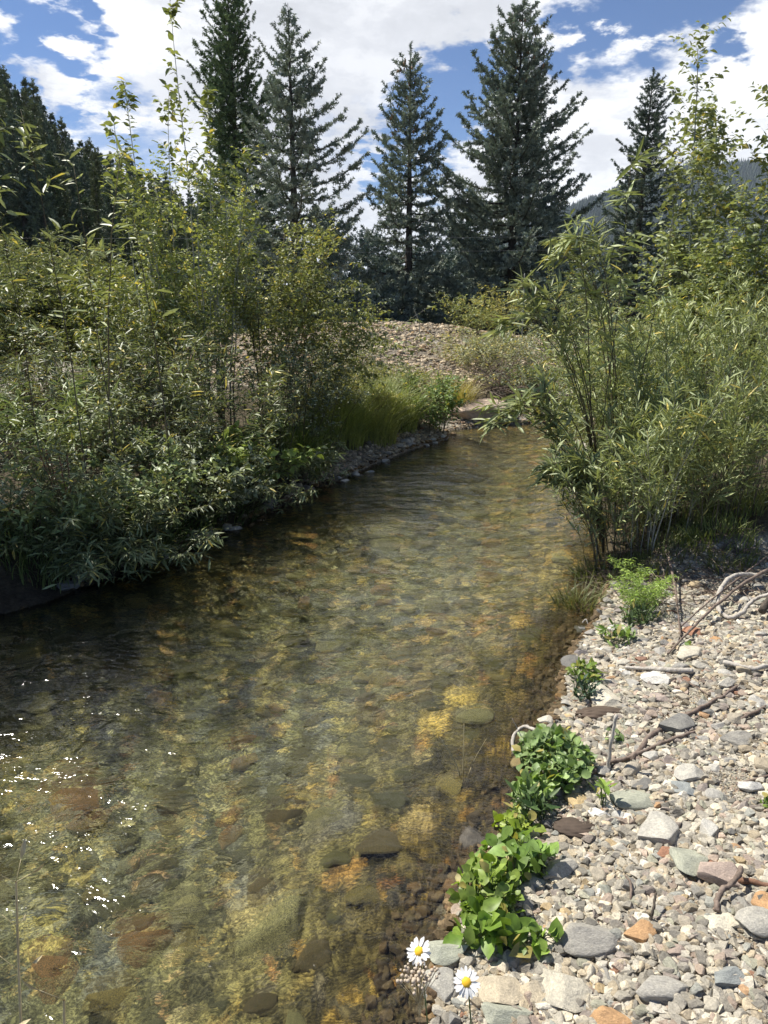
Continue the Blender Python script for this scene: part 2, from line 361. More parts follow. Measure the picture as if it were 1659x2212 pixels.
# water: clear rippled stream
m, t, out = newmat('clear_water'); M_water = m
co = obj_co(t)
flow = t.vec('ADD', co, t.scale(t.vec('SUBTRACT', t.noise(co, 2.2, 3, 0.5, 'Color'), (0.5, 0.5, 0.5)), 0.35))
rot = t.a('ShaderNodeMapping', {'Vector': flow, 'Rotation': (0, 0, math.radians(-28)), 'Scale': (0.55, 1.0, 1.0)}).outputs[0]
n1 = t.noise(rot, 5.0, 3, 0.55); n2 = t.noise(rot, 17.0, 3, 0.6); n3 = t.noise(rot, 52.0, 2, 0.6)
calm = t.mrange(t.noise(co, 1.1, 3, 0.5), 0.38, 0.66, 0.45, 1.10)
hh = t.math('ADD', t.math('MULTIPLY', n1, 1.0), t.math('ADD', t.math('MULTIPLY', n2, 0.40), t.math('MULTIPLY', n3, 0.07)))
hh = t.math('MULTIPLY', hh, calm)
bmp = t.a('ShaderNodeBump', {'Strength': 1.0, 'Distance': 0.062, 'Height': hh}).outputs[0]
bmpg = t.a('ShaderNodeBump', {'Strength': 1.0, 'Distance': 0.029, 'Height': hh}).outputs[0]
tcol = (0.93, 0.945, 0.885, 1)
trn = t.a('ShaderNodeBsdfTransparent', {'Color': tcol})
rfr = t.a('ShaderNodeBsdfRefraction', {'Color': tcol, 'Roughness': 0.0, 'IOR': 1.33, 'Normal': bmp})
thru = t.a('ShaderNodeMixShader', {0: 0.50, 1: trn.outputs[0], 2: rfr.outputs[0]})
gls = t.a('ShaderNodeBsdfGlossy', {'Color': (1, 1, 1, 1), 'Roughness': 0.10, 'Normal': bmpg})
fr = t.a('ShaderNodeFresnel', {'IOR': 1.33, 'Normal': bmpg}).outputs[0]
mx = t.a('ShaderNodeMixShader', {0: fr, 1: thru.outputs[0], 2: gls.outputs[0]})
t.l.new(mx.outputs[0], out.inputs[0])

# ------------------------------------------------------------------ ground sheet
def axis(fine0, fine1, step, lo, hi, grow=1.13):
    a = list(np.arange(fine0, fine1, step)); s = step; v = a[-1]
    while v < hi: s *= grow; v += s; a.append(v)
    s = step; v = a[0]; pre = []
    while v > lo: s *= grow; v -= s; pre.append(v)
    return np.array(pre[::-1] + a)
gx = axis(-3.4, 3.6, 0.025, -3000, 3000); gy = axis(1.0, 11.5, 0.028, -60, 4500, 1.06)
X, Y = np.meshgrid(gx, gy); Z = hgt(X, Y); SD = sdist(X, Y)
rgt = sstep(X - rightx(np.clip(Y, -3, 9)), -0.75, -0.2) * (1 - sstep(Y, 6, 8))
wetm = sstep(-SD, -0.02, 0.05)
soilc = np.array([0.11, 0.085, 0.06]); meadow = np.array([0.16, 0.17, 0.055]); litter = np.array([0.085, 0.07, 0.045])
C = np.zeros(X.shape + (3,)); C[:] = litter
mid = sstep(Y, 10.2, 11.5)
mud = sstep(fbm(X * 2.4, Y * 2.4, 31, 3), 0.05, 0.35) * (1 - sstep(SD, 0.25, 0.7)) * rgt
onbar = rgt * (1 - sstep(Y - 0.1 * X, 4.05, 4.3))
G = onbar * (1 - mud * 0.9)
mg = np.exp(-(((X + 0.5) / 6.0) ** 2 + ((Y - 14.5) / 4.0) ** 2)) * mid
G = np.maximum(G, sstep(mg, 0.25, 0.5) * (0.75 + 0.5 * fbm(X, Y, 77, 3)))
lb = (1 - rgt) * np.exp(-(SD / 0.16) ** 2); G = np.maximum(G, lb * 0.75 * sstep(Y, 6.5, 8))
back_left = (1 - sstep(X, -3.2, -2.0)) * sstep(Y, 8.6, 9.6); G = np.maximum(G, back_left * 0.9 * (1 - mid))
C = C * (1 - G[..., None]) + np.array([1.0, 0.96, 0.88]) * G[..., None]
lbk = ((1 - rgt) * np.exp(-(SD / 0.3) ** 2) * (1 - sstep(Y, 6.8, 7.4)))[..., None]; C = C * (1 - lbk) + np.array([0.045, 0.036, 0.026]) * lbk  # shade along the left bank foot painted into the soil colour
C = np.where((mud * (1 - G))[..., None] > 0.3, np.array([0.055, 0.042, 0.03]), C)
far = sstep(Y, 21, 25)[..., None]; C = C * (1 - far) + meadow * far; G = G * (1 - far[..., 0])
shal = rgt * (1 - sstep(-SD, 0.10, 0.55))
deep = sstep(-SD, 0.3, 1.2)[..., None]
bedtint = np.array([2.1, 2.0, 2.15]) * (1 - deep) + np.array([1.9, 2.1, 2.75]) * deep
bedtint = bedtint * (1 - 0.8 * shal[..., None]) + np.array([0.75, 0.58, 0.50]) * 0.8 * shal[..., None]
bedtint = bedtint * (1 + 0.35 * fbm(X * 0.9, Y * 1.3, 55, 3))[..., None]
wetm = sstep(-SD, 0.0, 0.06)
ny, nx = X.shape; I = np.arange(ny * nx).reshape(ny, nx)
F = np.stack([I[:-1, :-1], I[:-1, 1:], I[1:, 1:], I[1:, :-1]], -1).reshape(-1, 4)
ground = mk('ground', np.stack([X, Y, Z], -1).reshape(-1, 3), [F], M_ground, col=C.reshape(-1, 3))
bc_ = ground.data.color_attributes.new('Bed', 'FLOAT_COLOR', 'POINT'); b4 = np.ones((ny * nx, 4), np.float32); b4[:, :3] = bedtint.reshape(-1, 3); bc_.data.foreach_set('color', b4.ravel())
for nm, arr in (('wet', wetm), ('grav', G)):
    a = ground.data.attributes.new(nm, 'FLOAT', 'POINT'); a.data.foreach_set('value', arr.ravel().astype(np.float32))
tag(ground, kind='structure')
wx = np.arange(-12, 12.01, 0.05); wy = np.arange(-3, 11.3, 0.05)
X, Y = np.meshgrid(wx, wy)
Z = 0.010 * fbm(X * 2.2 + 0.5 * Y, Y * 3.0, 91, 2) * sstep(-sdist(X, Y), 0, 0.3)
ny, nx = X.shape; I = np.arange(ny * nx).reshape(ny, nx)
F = np.stack([I[:-1, :-1], I[:-1, 1:], I[1:, 1:], I[1:, :-1]], -1).reshape(-1, 4)
keep = (sdist(X, Y)[:-1, :-1] < 0.25).ravel(); F = F[keep]
used = np.unique(F); remap = np.full(ny * nx, -1); remap[used] = np.arange(len(used))
water = mk('water', np.stack([X, Y, Z], -1).reshape(-1, 3)[used], [remap[F]], M_water); tag(water, kind='structure')

# ------------------------------------------------------------------ stones
import bmesh
def ico(sub):
    bm = bmesh.new(); bmesh.ops.create_icosphere(bm, subdivisions=sub, radius=1.0)
    V = np.array([v.co[:] for v in bm.verts]); F = np.array([[v.index for v in f.verts] for f in bm.faces]); bm.free()
    return V, F
ICO1, ICO2, ICO3, ICOM = ico(1), ico(2), ico(4), ico(3)
def stone_shape(seed, ic, facets=9, off=(0.55, 0.9), rough=0.03):
    r = RS(seed); V, F = ic; V = V.copy()
    D = norm(r.randn(facets, 3)); O = r.uniform(off[0], off[1], facets)
    for _ in range(2):
        for d, o in zip(D, O):
            e = np.maximum(0, V @ d - o); V -= e[:, None] * d * 0.92
    if rough:
        n = 0
        for k in range(5):
            a = r.randn(3) * (2 + 2.2 * k); n = n + np.sin(V @ a + r.uniform(0, 6)) / (1 + 0.8 * k)
        V *= (1 + rough * n)[:, None]
    V /= np.abs(V).max(0)
    return V, F
SHAPES = [stone_shape(100 + i, ICO3, 15 if i % 3 else 9, (0.38, 0.78) if i % 3 else (0.62, 0.9), 0.030) for i in range(16)]
STONE_ME = []
for i, (V, F) in enumerate(SHAPES):
    o = mk('stone', V, [F], M_rock, smooth=True); STONE_ME.append(o.data); bpy.data.objects.remove(o)
SCOL = {'pale grey': (0.47, 0.45, 0.395), 'grey': (0.33, 0.315, 0.28), 'dark grey': (0.20, 0.195, 0.18), 'tan': (0.44, 0.38, 0.28), 'cream': (0.56, 0.52, 0.42),
        'white': (0.66, 0.64, 0.58), 'pinkish': (0.40, 0.32, 0.27), 'purple-grey': (0.29, 0.255, 0.24), 'orange': (0.47, 0.29, 0.15), 'greenish': (0.35, 0.36, 0.29), 'bluish': (0.31, 0.33, 0.32), 'rusty red': (0.36, 0.19, 0.12), 'ochre': (0.52, 0.40, 0.22)}
placed = []
def add_stone(x, y, rx, ry, rz, colr, label, group=None, sink=0.35, si=None, rot=None, name='stone', cat='stone', z=None, tilt=0.15):
    si = rnd.randrange(len(STONE_ME)) if si is None else si
    o = bpy.data.objects.new(name, STONE_ME[si]); COL.objects.link(o)
    zz = H1(x, y) if z is None else z
    o.location = (x, y, zz + rz * (1 - 2 * sink)); o.scale = (rx, ry, rz)
    o.rotation_euler = (rnd.uniform(-tilt, tilt), rnd.uniform(-tilt, tilt), rnd.uniform(0, 6.28) if rot is None else rot)
    c = SCOL[colr] if isinstance(colr, str) else colr; f = rnd.uniform(0.85, 1.15)
    o.color = (c[0] * f, c[1] * f, c[2] * f, 1); placed.append((x, y, max(rx, ry)))
    return tag(o, label, cat, group)
HERO = [  # px, py, half width px, half height px, colour, label
 (965, 2062, 42, 34, 'greenish', 'large rounded grey-green boulder right of the upper daisy at the water edge'),
 (960, 2140, 46, 40, 'pale grey', 'pale lumpy stone just below the rounded boulder, behind the lower daisy'),
 (1075, 2150, 52, 42, 'tan', 'wide tan stone right of the lower daisy'),
 (1215, 2150, 50, 48, 'cream', 'big pale pointed stone at the bottom, right of the tan stones'),
 (1160, 2160, 32, 34, 'tan', 'olive-tan stone wedged between two big pale stones at the bottom'),
 (1090, 2200, 48, 30, 'greenish', 'flat stone cut by the bottom edge below the wide tan stone'),
 (1270, 2035, 62, 30, 'grey', 'long flat slate-grey stone below the bright weed clump'),
 (1385, 2020, 36, 26, 'orange', 'peach-orange stone beside the long slate-grey stone'),
 (1140, 1960, 22, 34, 'grey', 'upright grey stone standing right of the bright weed clump'),
 (1385, 1985, 20, 15, 'white', 'small white stone on top of the peach-orange stone'),
 (1210, 1890, 38, 30, 'grey', 'broad grey stone right of the lower weed clump'),
 (1290, 1760, 28, 18, 'white', 'white stone beside the single upright seedling'),
 (1465, 1570, 42, 24, 'dark grey', 'dark flat rhombus stone in the middle of the gravel bar'),
 (1545, 1900, 46, 30, 'pinkish', 'rounded pinkish boulder near the right edge'),
 (1612, 1965, 22, 26, 'grey', 'blocky wet-looking grey stone beside orange pieces'),
 (1655, 1955, 26, 30, 'orange', 'cracked orange stone beside the blocky grey stone'),
 (1250, 1735, 26, 20, 'ochre', 'ochre-yellow stone right of the upper leafy clump'),
 (1370, 1735, 50, 24, 'greenish', 'long mossy-toned stone in the upper middle of the bar'),
 (1420, 1800, 50, 44, 'pale grey', 'broad flat speckled slab in the middle of the bar'),
 (1300, 1510, 40, 40, 'cream', 'large cream angular stone beside the dark earth patch'),
 (1235, 1437, 22, 20, 'dark grey', 'smooth dark-grey cobble where the bar meets the water'),
 (1220, 1517, 20, 22, 'pale grey', 'pale round stone left of the dark green sprig at the waterline'),
 (1260, 1365, 22, 14, 'dark grey', 'wet dark stone poking out of the water below the willow'),
 (1525, 1332, 22, 18, 'cream', 'bright round cream stone below the curled white root'),
 (1500, 1370, 20, 16, 'rusty red', 'dull red stone among pale stones near the bank'),
 (1490, 1420, 32, 24, 'cream', 'large smooth beige oval stone in the upper gravel'),
 (1430, 1470, 42, 18, 'white', 'brightest white stone at the end of the bleached stick'),
 (1542, 1385, 14, 12, 'orange', 'small bright orange stone in the upper gravel'),
 (1610, 1450, 28, 16, 'tan', 'brown-tan stone on the right of the upper gravel'),
 (1600, 1600, 38, 18, 'grey', 'flat grey stone half buried near the right edge'),
 (1500, 1680, 40, 24, 'pale grey', 'pale stone in the right middle of the bar'),
 (1650, 1660, 24, 30, 'tan', 'tan stone cut by the right edge of the view'),
 (1390, 1700, 26, 16, 'dark grey', 'charcoal stone near the long mossy-toned stone'),
 (1480, 1710, 40, 20, 'bluish', 'blue-grey slab lying flat in the middle right'),
 (1440, 1850, 22, 16, 'rusty red', 'brick-red stone in the fine gravel'),
 (1545, 1870, 18, 18, 'rusty red', 'small red stone left of the pinkish boulder'),
 (1470, 2060, 24, 14, 'pinkish', 'oval plum-pink stone in the lower right gravel'),
 (1570, 2120, 34, 16, 'bluish', 'flat blue-green stone near the bottom right'),
 (1430, 2150, 50, 28, 'grey', 'two-tone grey stone near the bottom middle right'),
 (1560, 2000, 30, 30, 'cream', 'pale angular stone below the orange pieces'),
 (1320, 2210, 40, 22, 'orange', 'apricot stone cut by the bottom edge'),
 (1510, 1930, 20, 22, 'grey', 'grey wedge-shaped stone left of the blocky stone'),
 (1640, 2000, 40, 30, 'pale grey', 'rounded pale slab at the right edge below the orange stone'),
 (1485, 1865, 36, 46, 'greenish', 'tall triangular grey-green stone upright in the gravel'),
 (1020, 1820, 26, 30, 'purple-grey', 'purple-grey stone in the shallows left of the weeds'),
 (975, 1915, 18, 18, 'orange', 'orange-brown stone lying in the shallow water'),
 (1140, 1620, 22, 26, 'tan', 'tan stone at the top of the big leafy clump'),
 (1130, 1655, 26, 26, 'ochre', 'yellowish stone inside the curved root in the shallows'),
]
for (px, py, hw, hh, colr, lab) in HERO:
    g = gp(px, py); x, y = g[0], g[1]
    dist = math.sqrt(x * x + y * y + (EYE - g[2]) ** 2); rx = hw / FPX * dist
    sinb = (EYE - g[2]) / dist
    rtot = hh / FPX * dist
    rz = rtot * 0.62; ry = max(0.6 * rx, (rtot - rz * math.sqrt(1 - sinb ** 2) * 0.6) / max(sinb, 0.35)); ry = min(ry, 1.4 * rx)
    add_stone(x, y, rx, ry, min(rz, rx * 0.42), colr, lab, 'stones on the gravel bar', 0.30, rot=rnd.uniform(-0.3, 0.3))
ANCH = {0: 'rounded grey-green boulder', 2: 'wide tan stone', 3: 'big pale pointed stone', 6: 'long slate-grey stone', 7: 'peach-orange stone', 8: 'upright grey stone', 10: 'broad grey stone', 11: 'white stone by the seedling', 12: 'dark rhombus stone', 13: 'pinkish boulder', 15: 'cracked orange stone', 16: 'ochre stone', 17: 'long mossy-toned stone', 18: 'speckled slab', 19: 'cream angular stone', 20: 'smooth dark-grey cobble', 23: 'round cream stone', 25: 'beige oval stone', 26: 'brightest white stone', 29: 'half-buried grey stone', 33: 'blue-grey slab', 34: 'brick-red stone', 36: 'plum-pink stone', 37: 'flat blue-green stone', 38: 'two-tone grey stone', 40: 'apricot stone', 43: 'tall triangular stone'}
anch = [(placed[i][0], placed[i][1], s) for i, s in ANCH.items()]
USED = set()
def where_is(pre, x, y, lst):
    ds = sorted(lst, key=lambda a: (a[0] - x) ** 2 + (a[1] - y) ** 2)
    for a in ds[:14]:
        dx, dy = x - a[0], y - a[1]; d = ('right of' if dx > 0 else 'left of') if abs(dx) > abs(dy) else ('above' if dy > 0 else 'below')
        lab = f'{pre} {d} the {a[2]}'
        if lab not in USED: break
    USED.add(lab); return lab
ORD = ['first', 'second', 'third', 'fourth', 'fifth', 'sixth', 'seventh', 'eighth', 'ninth', 'tenth', 'eleventh', 'twelfth', 'thirteenth', 'fourteenth', 'fifteenth', 'sixteenth', 'seventeenth', 'eighteenth', 'nineteenth', 'twentieth'] + ['twenty-' + q for q in ('first', 'second', 'third', 'fourth', 'fifth', 'sixth', 'seventh', 'eighth', 'ninth')] + ['thirtieth'] + ['thirty-' + q for q in ('first', 'second', 'third', 'fourth', 'fifth', 'sixth', 'seventh', 'eighth', 'ninth')]
def near(x, y, r, k=0.85):
    return any((x - a) ** 2 + (y - b) ** 2 < ((r + c) * k) ** 2 for a, b, c in placed)
def zone(x, y):
    if y < 1.9: return 'low on the bar near the daisies' if x < 0.9 else 'at the bottom right corner of the bar'
    if y < 2.6: return 'beside the bright weed clump' if x < 1.0 else 'in the lower right gravel'
    if y < 3.3: return 'between the leafy clump and the brown branch' if x < 1.4 else 'in the middle right gravel'
    return 'near the bleached stick' if x < 1.7 else 'below the curled white root'
names = list(SCOL); SCOL = {k: tuple(0.80 * c + 0.20 * (sum(v) / 3) for c in v) for k, v in SCOL.items()}
wts = [28, 26, 8, 18, 14, 5, 6, 6, 0.8, 7, 3, 0.5, 1.2]
r = RS(5); tries = 0; nst = 0
while nst < 245 and tries < 20000:
    tries += 1
    y = 1.25 + 3.0 * r.rand() ** 0.8; xr = 0.545 * (y + 0.45); x = rightx(y) + 0.02 + (xr + 0.1 - rightx(y)) * r.rand()
    big = 1 - nst / 245
    rad = 0.018 + 0.025 * big * r.rand() ** 0.7 + 0.008 * r.rand() + 0.004 * (y - 1.5)
    if y > 4.15 + 0.1 * x or near(x, y, rad) : continue
    cn = r.choice(names, p=np.array(wts) / sum(wts)); asp = r.uniform(0.62, 1.0); fl = r.uniform(0.35, 0.7)
    size = 'fist-sized' if rad > 0.05 else ('palm-sized' if rad > 0.035 else 'small'); shp = 'flat' if fl < 0.47 else ('long' if asp < 0.72 else 'rounded' if fl > 0.6 else 'angular')
    add_stone(x, y, rad, rad * asp, rad * fl, cn, where_is(f'{size} {shp} {cn} stone', x, y, anch), 'stones on the gravel bar', 0.3); nst += 1
# stones along the far water edge
for (px, py, s, n, lab) in [(470, 1165, 60, 7, 'grey shaded stone at the foot of the left bank thicket'), (380, 1200, 45, 5, 'pale wet stone at the waterline below the left willows'), (120, 1290, 60, 5, 'dark stone at the waterline in the left corner'),
                            (780, 1030, 60, 8, 'pale stone on the sunny shelf below the yellow grass'), (850, 975, 40, 6, 'grey stone below the goldenrod at the water'), (935, 962, 28, 6, 'pale grey stone at the point below the dark green bush'), (620, 1090, 50, 5, 'shaded stone at the water below the bright round-leaved shrub')]:
    offs = sorted(rnd.uniform(-s, s) for _ in range(n))
    for i in range(n):
        g = gp(px + offs[i], py - offs[i] * 0.4 + rnd.uniform(-7, 7)); rad = rnd.uniform(0.035, 0.08)
        add_stone(g[0], g[1] + 0.05, rad, rad * 0.75, rad * 0.5, 'dark grey' if lab.startswith(('dark', 'shaded')) else 'pale grey' if lab.startswith('pale') else 'grey', f'{ORD[i]} {lab}', 'stones along the far water edge', 0.3)  # stones labelled shaded carry the shade in their dark grey colour
# boulder of pinkish sandstone on the far shore
g = gp(1040, 912)
add_stone(g[0] + 0.0, g[1] + 0.25, 0.48, 0.34, 0.16, (0.56, 0.44, 0.34), 'low pinkish tan sand hump on the far shore where the stream bends', None, 0.38, si=0, rot=0.1, name='sand_hump', cat='sand')

# cobbles under the water
COB = {'olive': (0.30, 0.28, 0.11), 'yellow': (0.78, 0.62, 0.22), 'orange': (0.74, 0.42, 0.18), 'grey-green': (0.34, 0.34, 0.20), 'brown': (0.34, 0.26, 0.13), 'pale yellow': (0.82, 0.76, 0.38), 'dark': (0.10, 0.10, 0.06)}
COB_ME = []
for i, (V, F) in enumerate(SHAPES):
    me = STONE_ME[i].copy(); me.materials.clear(); me.materials.append(M_cobble); COB_ME.append(me)
def add_cobble(x, y, rx, ry, rz, cn, label):
    o = bpy.data.objects.new('cobble', rnd.choice(COB_ME)); COL.objects.link(o)
    z = H1(x, y); rz = min(rz, max(0.012, (-z - 0.03) * 0.8)); o.location = (x, y, z + rz * 0.1); o.scale = (rx, ry, rz); o.rotation_euler = (rnd.uniform(-.2, .2), rnd.uniform(-.2, .2), rnd.uniform(0, 6.28))
    c = COB[cn]; f = rnd.uniform(0.8, 1.2); o.color = (c[0] * f, c[1] * f, c[2] * f, 1); placed.append((x, y, rx))
    tag(o, label, 'cobble', 'cobbles on the streambed')
for (px, py, hw, hh, cn, lab) in [(155, 1700, 45, 30, 'orange', 'orange cobble under the ripples at the left'), (400, 2060, 26, 30, 'yellow', 'bright yellow oblong cobble near the bottom of the view'),
        (230, 2160, 60, 50, 'yellow', 'large golden cobble at the bottom left'), (665, 1722, 22, 20, 'yellow', 'small vivid yellow cobble in mid stream'), (775, 1445, 20, 26, 'yellow', 'tall yellow cobble in the upper mid stream'),
        (440, 1418, 20, 16, 'pale yellow', 'round pale cobble left of mid stream'), (700, 1790, 34, 28, 'pale yellow', 'pale greenish-yellow cobble in the middle'), (620, 1780, 45, 26, 'brown', 'brown-orange cobble in the middle'),
        (500, 1790, 30, 24, 'orange', 'orange cobble beside the sun glints'), (635, 1243, 18, 11, 'pale yellow', 'pale cobble far upstream'), (245, 1300, 30, 9, 'orange', 'flat orange cobble close to the left bank'),
        (560, 1950, 40, 24, 'brown', 'reddish-brown cobble below mid stream'), (830, 1165, 34, 10, 'pale yellow', 'wide pale cobble below the shadow of the bank'), (1060, 1245, 36, 8, 'orange', 'flat rusty cobble near the right willow'),
        (950, 1360, 24, 14, 'orange', 'orange cobble right of mid stream'), (580, 1505, 26, 24, 'yellow', 'slanting yellow cobble in mid stream'), (190, 1905, 28, 20, 'yellow', 'yellow cobble at lower left'),
        (400, 1520, 22, 10, 'yellow', 'small flat yellow cobble at left'), (330, 1405, 20, 12, 'dark', 'dark upright cobble with shadow at left')]:
    g = gp(px, py, -0.16); d = np.linalg.norm(g - np.array([0, 0, EYE])); rx = hw / FPX * d; add_cobble(g[0], g[1], rx, min(rx * 1.3, hh / FPX * d / ((EYE + .16) / d)), rx * 0.45, cn, lab)
canch = [(p_[0], p_[1], s_) for p_, s_ in zip(placed[-19:], ['orange cobble at left', 'bright oblong cobble', 'large golden cobble', 'vivid yellow cobble', 'tall yellow cobble', 'round pale cobble', 'greenish-yellow cobble', 'brown-orange cobble', 'orange cobble by the glints', 'pale upstream cobble', 'flat left-bank cobble', 'reddish-brown cobble', 'wide pale cobble', 'flat rusty cobble', 'orange right cobble', 'slanting yellow cobble', 'lower left yellow cobble', 'small flat yellow cobble', 'dark upright cobble'])]
r = RS(9); k = 0; tries = 0; cobn = ['olive'] * 6 + ['grey-green'] * 5 + ['dark'] + ['brown'] * 3 + ['yellow', 'yellow', 'yellow', 'orange', 'pale yellow', 'pale yellow', 'pale yellow']
while k < 235 and tries < 9000:
    tries += 1
    y = 1.3 + 8.7 * r.rand() ** 1.5; x = r.uniform(-0.56 * (y + .4), 0.56 * (y + .4)); rad = r.uniform(0.04, 0.11) * (1 if r.rand() > .15 else 1.4)
    s = float(sdist(np.array([x]), np.array([y]))[0])
    if s > -0.22 or near(x, y, rad, 0.8): continue
    cn = cobn[r.randint(len(cobn))]; where = 'in the near water' if y < 2.6 else ('in mid stream' if y < 5 else 'far upstream'); side = 'left' if x < -0.25 * y else ('right' if x > 0.1 * y else 'centre')
    add_cobble(x, y, rad, rad * r.uniform(0.6, 0.95), rad * 0.42, cn, where_is(f'{"large" if rad > 0.09 else "medium" if rad > 0.06 else "small"} {cn} cobble', x, y, canch)); k += 1

# loose gravel: pebbles nobody could count
def pebbles(name, xs, ys, rad, seed, ic, kind_label, sinkf=0.2, cols=(1, 1, 1)):
    r = RS(seed); n = len(xs); zs = hgt(xs, ys); Vs = []; Fs = []; Cs = []; o = 0
    var = [stone_shape(seed * 50 + i, ic, 12, (0.38, 0.8), 0.0) for i in range(10)]
    pal = np.array([SCOL[k_] for k_ in names]); pk = r.choice(len(names), n, p=np.array(wts) / sum(wts))
    cc = pal[pk] * r.uniform(0.75, 1.2, (n, 1)); cc = cc * np.array([1.02, .975, .89]) * np.array(cols); cc = np.where((sdist(xs, ys) < 0.03)[:, None], cc * np.array([0.42, 0.33, 0.22]), cc)
    which = r.randint(0, 10, n)
    for v in range(10):
        ii = np.where(which == v)[0]; V, F = var[v]; m_ = len(ii)
        a = r.uniform(0, 6.28, m_); ca, sa = np.cos(a), np.sin(a)
        S = np.stack([rad[ii], rad[ii] * r.uniform(.6, 1, m_), rad[ii] * r.uniform(.35, .75, m_)], -1)
        P = V[None] * S[:, None, :]
        t1 = r.uniform(-.4, .4, m_); P = np.stack([P[..., 0], P[..., 1] * np.cos(t1)[:, None] - P[..., 2] * np.sin(t1)[:, None], P[..., 1] * np.sin(t1)[:, None] + P[..., 2] * np.cos(t1)[:, None]], -1)
        P = np.stack([P[..., 0] * ca[:, None] - P[..., 1] * sa[:, None], P[..., 0] * sa[:, None] + P[..., 1] * ca[:, None], P[..., 2]], -1)
        P += np.stack([xs[ii], ys[ii], zs[ii] + S[:, 2] * sinkf + r.uniform(0, .3, m_) * rad[ii]], -1)[:, None, :]
        Vs.append(P.reshape(-1, 3)); Fs.append((F[None] + (np.arange(m_) * len(V))[:, None, None]).reshape(-1, 3) + o); o += m_ * len(V)
        Cs.append(np.repeat(cc[ii], len(V), 0))
    ob = mk(name, np.concatenate(Vs), Fs, M_gravel, col=np.concatenate(Cs), smooth=False)
    tag(ob, kind_label, 'gravel', kind='stuff')
r = RS(11); n = 120000
y = 1.15 + 3.2 * r.rand(n) ** 0.85; xr = 0.545 * (y + 0.5); x0 = rightx(y) - 0.15; x = x0 + (xr + 0.1 - x0) * r.rand(n)
rad = 0.0024 + 0.022 * r.rand(n) ** 5.0 + 0.0009 * y; sd_ = sdist(x, y)
mudk = sstep(fbm(x * 2.4, y * 2.4, 31, 3), 0.05, 0.35) * (1 - sstep(sd_, 0.25, 0.7))
k_ = (y < 4.2 + 0.1 * x) & (r.rand(n) > mudk * 0.85) & ((sd_ > 0) | (r.rand(n) < 0.3)) & ((vnoise(x * 3.2, y * 3.2, 44) + vnoise(x * 9, y * 9, 45) * 0.5 + 0.12 + 0.45 * r.rand(n) > 0) | (rad < 0.008))
big_ = rad > 0.013
pebbles('gravel', x[k_ & ~big_], y[k_ & ~big_], rad[k_ & ~big_], 3, ICO1, 'loose small gravel covering the bar between the bigger stones')
pebbles('coarse_gravel', x[k_ & big_], y[k_ & big_], rad[k_ & big_], 4, ICOM, 'coarser pebbles strewn over the gravel bar')
n = 22000; x = r.uniform(-5.5, 4.5, n); y = r.uniform(11.0, 17.8, n); mm = np.exp(-(((x + 0.5) / 6.0) ** 2 + ((y - 14.5) / 4.0) ** 2))
k_ = mm > 0.35 + 0.2 * r.rand(n)
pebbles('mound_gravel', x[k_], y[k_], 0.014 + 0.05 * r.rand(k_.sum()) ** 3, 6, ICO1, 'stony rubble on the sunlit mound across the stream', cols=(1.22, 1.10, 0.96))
n = 4500; y = 9.7 - 5.7 * r.rand(n) ** 1.6; pl = np.array(LEFT)[::-1]; xl = np.interp(y, [p_[1] for p_ in pl[4:]], [p_[0] for p_ in pl[4:]]); x = xl - 0.10 - 0.22 * sstep(y, 6, 7) + (0.18 + 0.26 * sstep(y, 6, 7)) * r.rand(n)
kk = (y > 6.9) | (vnoise(x * 3, y * 3, 5) > 0.08); x, y = x[kk], y[kk]; n = len(x)
pebbles('shore_gravel', x, y, 0.008 + 0.03 * r.rand(n) ** 2.5, 8, ICO1, 'darker pebbles along the foot of the left bank', cols=(0.85, 0.8, 0.72))  # colour factor tones these pebbles darker than those on the bar
n = 900; x = r.uniform(0.9, 3.6, n); y = np.interp(x, [0.9, 1.75, 2.5, 5.6], [9.95, 10.38, 10.55, 10.5]) + r.uniform(-.05, .35, n)
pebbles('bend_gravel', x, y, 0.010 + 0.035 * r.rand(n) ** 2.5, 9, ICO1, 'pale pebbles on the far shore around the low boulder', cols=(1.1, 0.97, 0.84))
print('stones ok', len(bpy.data.objects))

# ================================================================== vegetation
def tris(*a): return np.array(a)
LEAF_LONG = (np.array([(0, 0, 0), (-.5, .32, .03), (0, .32, -.02), (.5, .32, .03), (-.42, .68, -.05), (0, .68, -.07), (.42, .68, -.03), (0, 1, -.13)], float),
             [tris((0, 2, 1), (0, 3, 2), (4, 5, 7), (5, 6, 7)), np.array([(1, 2, 5, 4), (2, 3, 6, 5)])])
LEAF_OV = (np.array([(0, 0, 0), (0, .12, 0), (-.5, .42, .07), (0, .45, -.03), (.5, .42, .07), (-.36, .75, .0), (0, .76, -.08), (.36, .75, .0), (0, 1.05, -.18)], float),
           [tris((1, 3, 2), (1, 4, 3), (5, 6, 8), (6, 7, 8), (0, 1, 2), (0, 4, 1)), np.array([(2, 3, 6, 5), (3, 4, 7, 6)])])
LEAF_S = (np.array([(0, 0, 0), (-.5, .45, .08), (0, .5, -.05), (.5, .45, .08), (0, 1, -.15)], float), [tris((0, 2, 1), (0, 3, 2), (1, 2, 4), (2, 3, 4))])
_u = np.linspace(0, 2 * math.pi, 8, endpoint=False)
LEAF_RND = (np.array([(0, 0, 0), (0, .5, -.08)] + [(.5 * math.cos(a), .5 + .45 * math.sin(a), .05 * math.cos(2 * a) + 0.03 * math.sin(5 * a)) for a in _u]), [np.array([(1, 2 + i, 2 + (i + 1) % 8) for i in range(8)])])
LEAVES = {'long': LEAF_LONG, 'ovate': LEAF_OV, 'simple': LEAF_S, 'round': LEAF_RND}
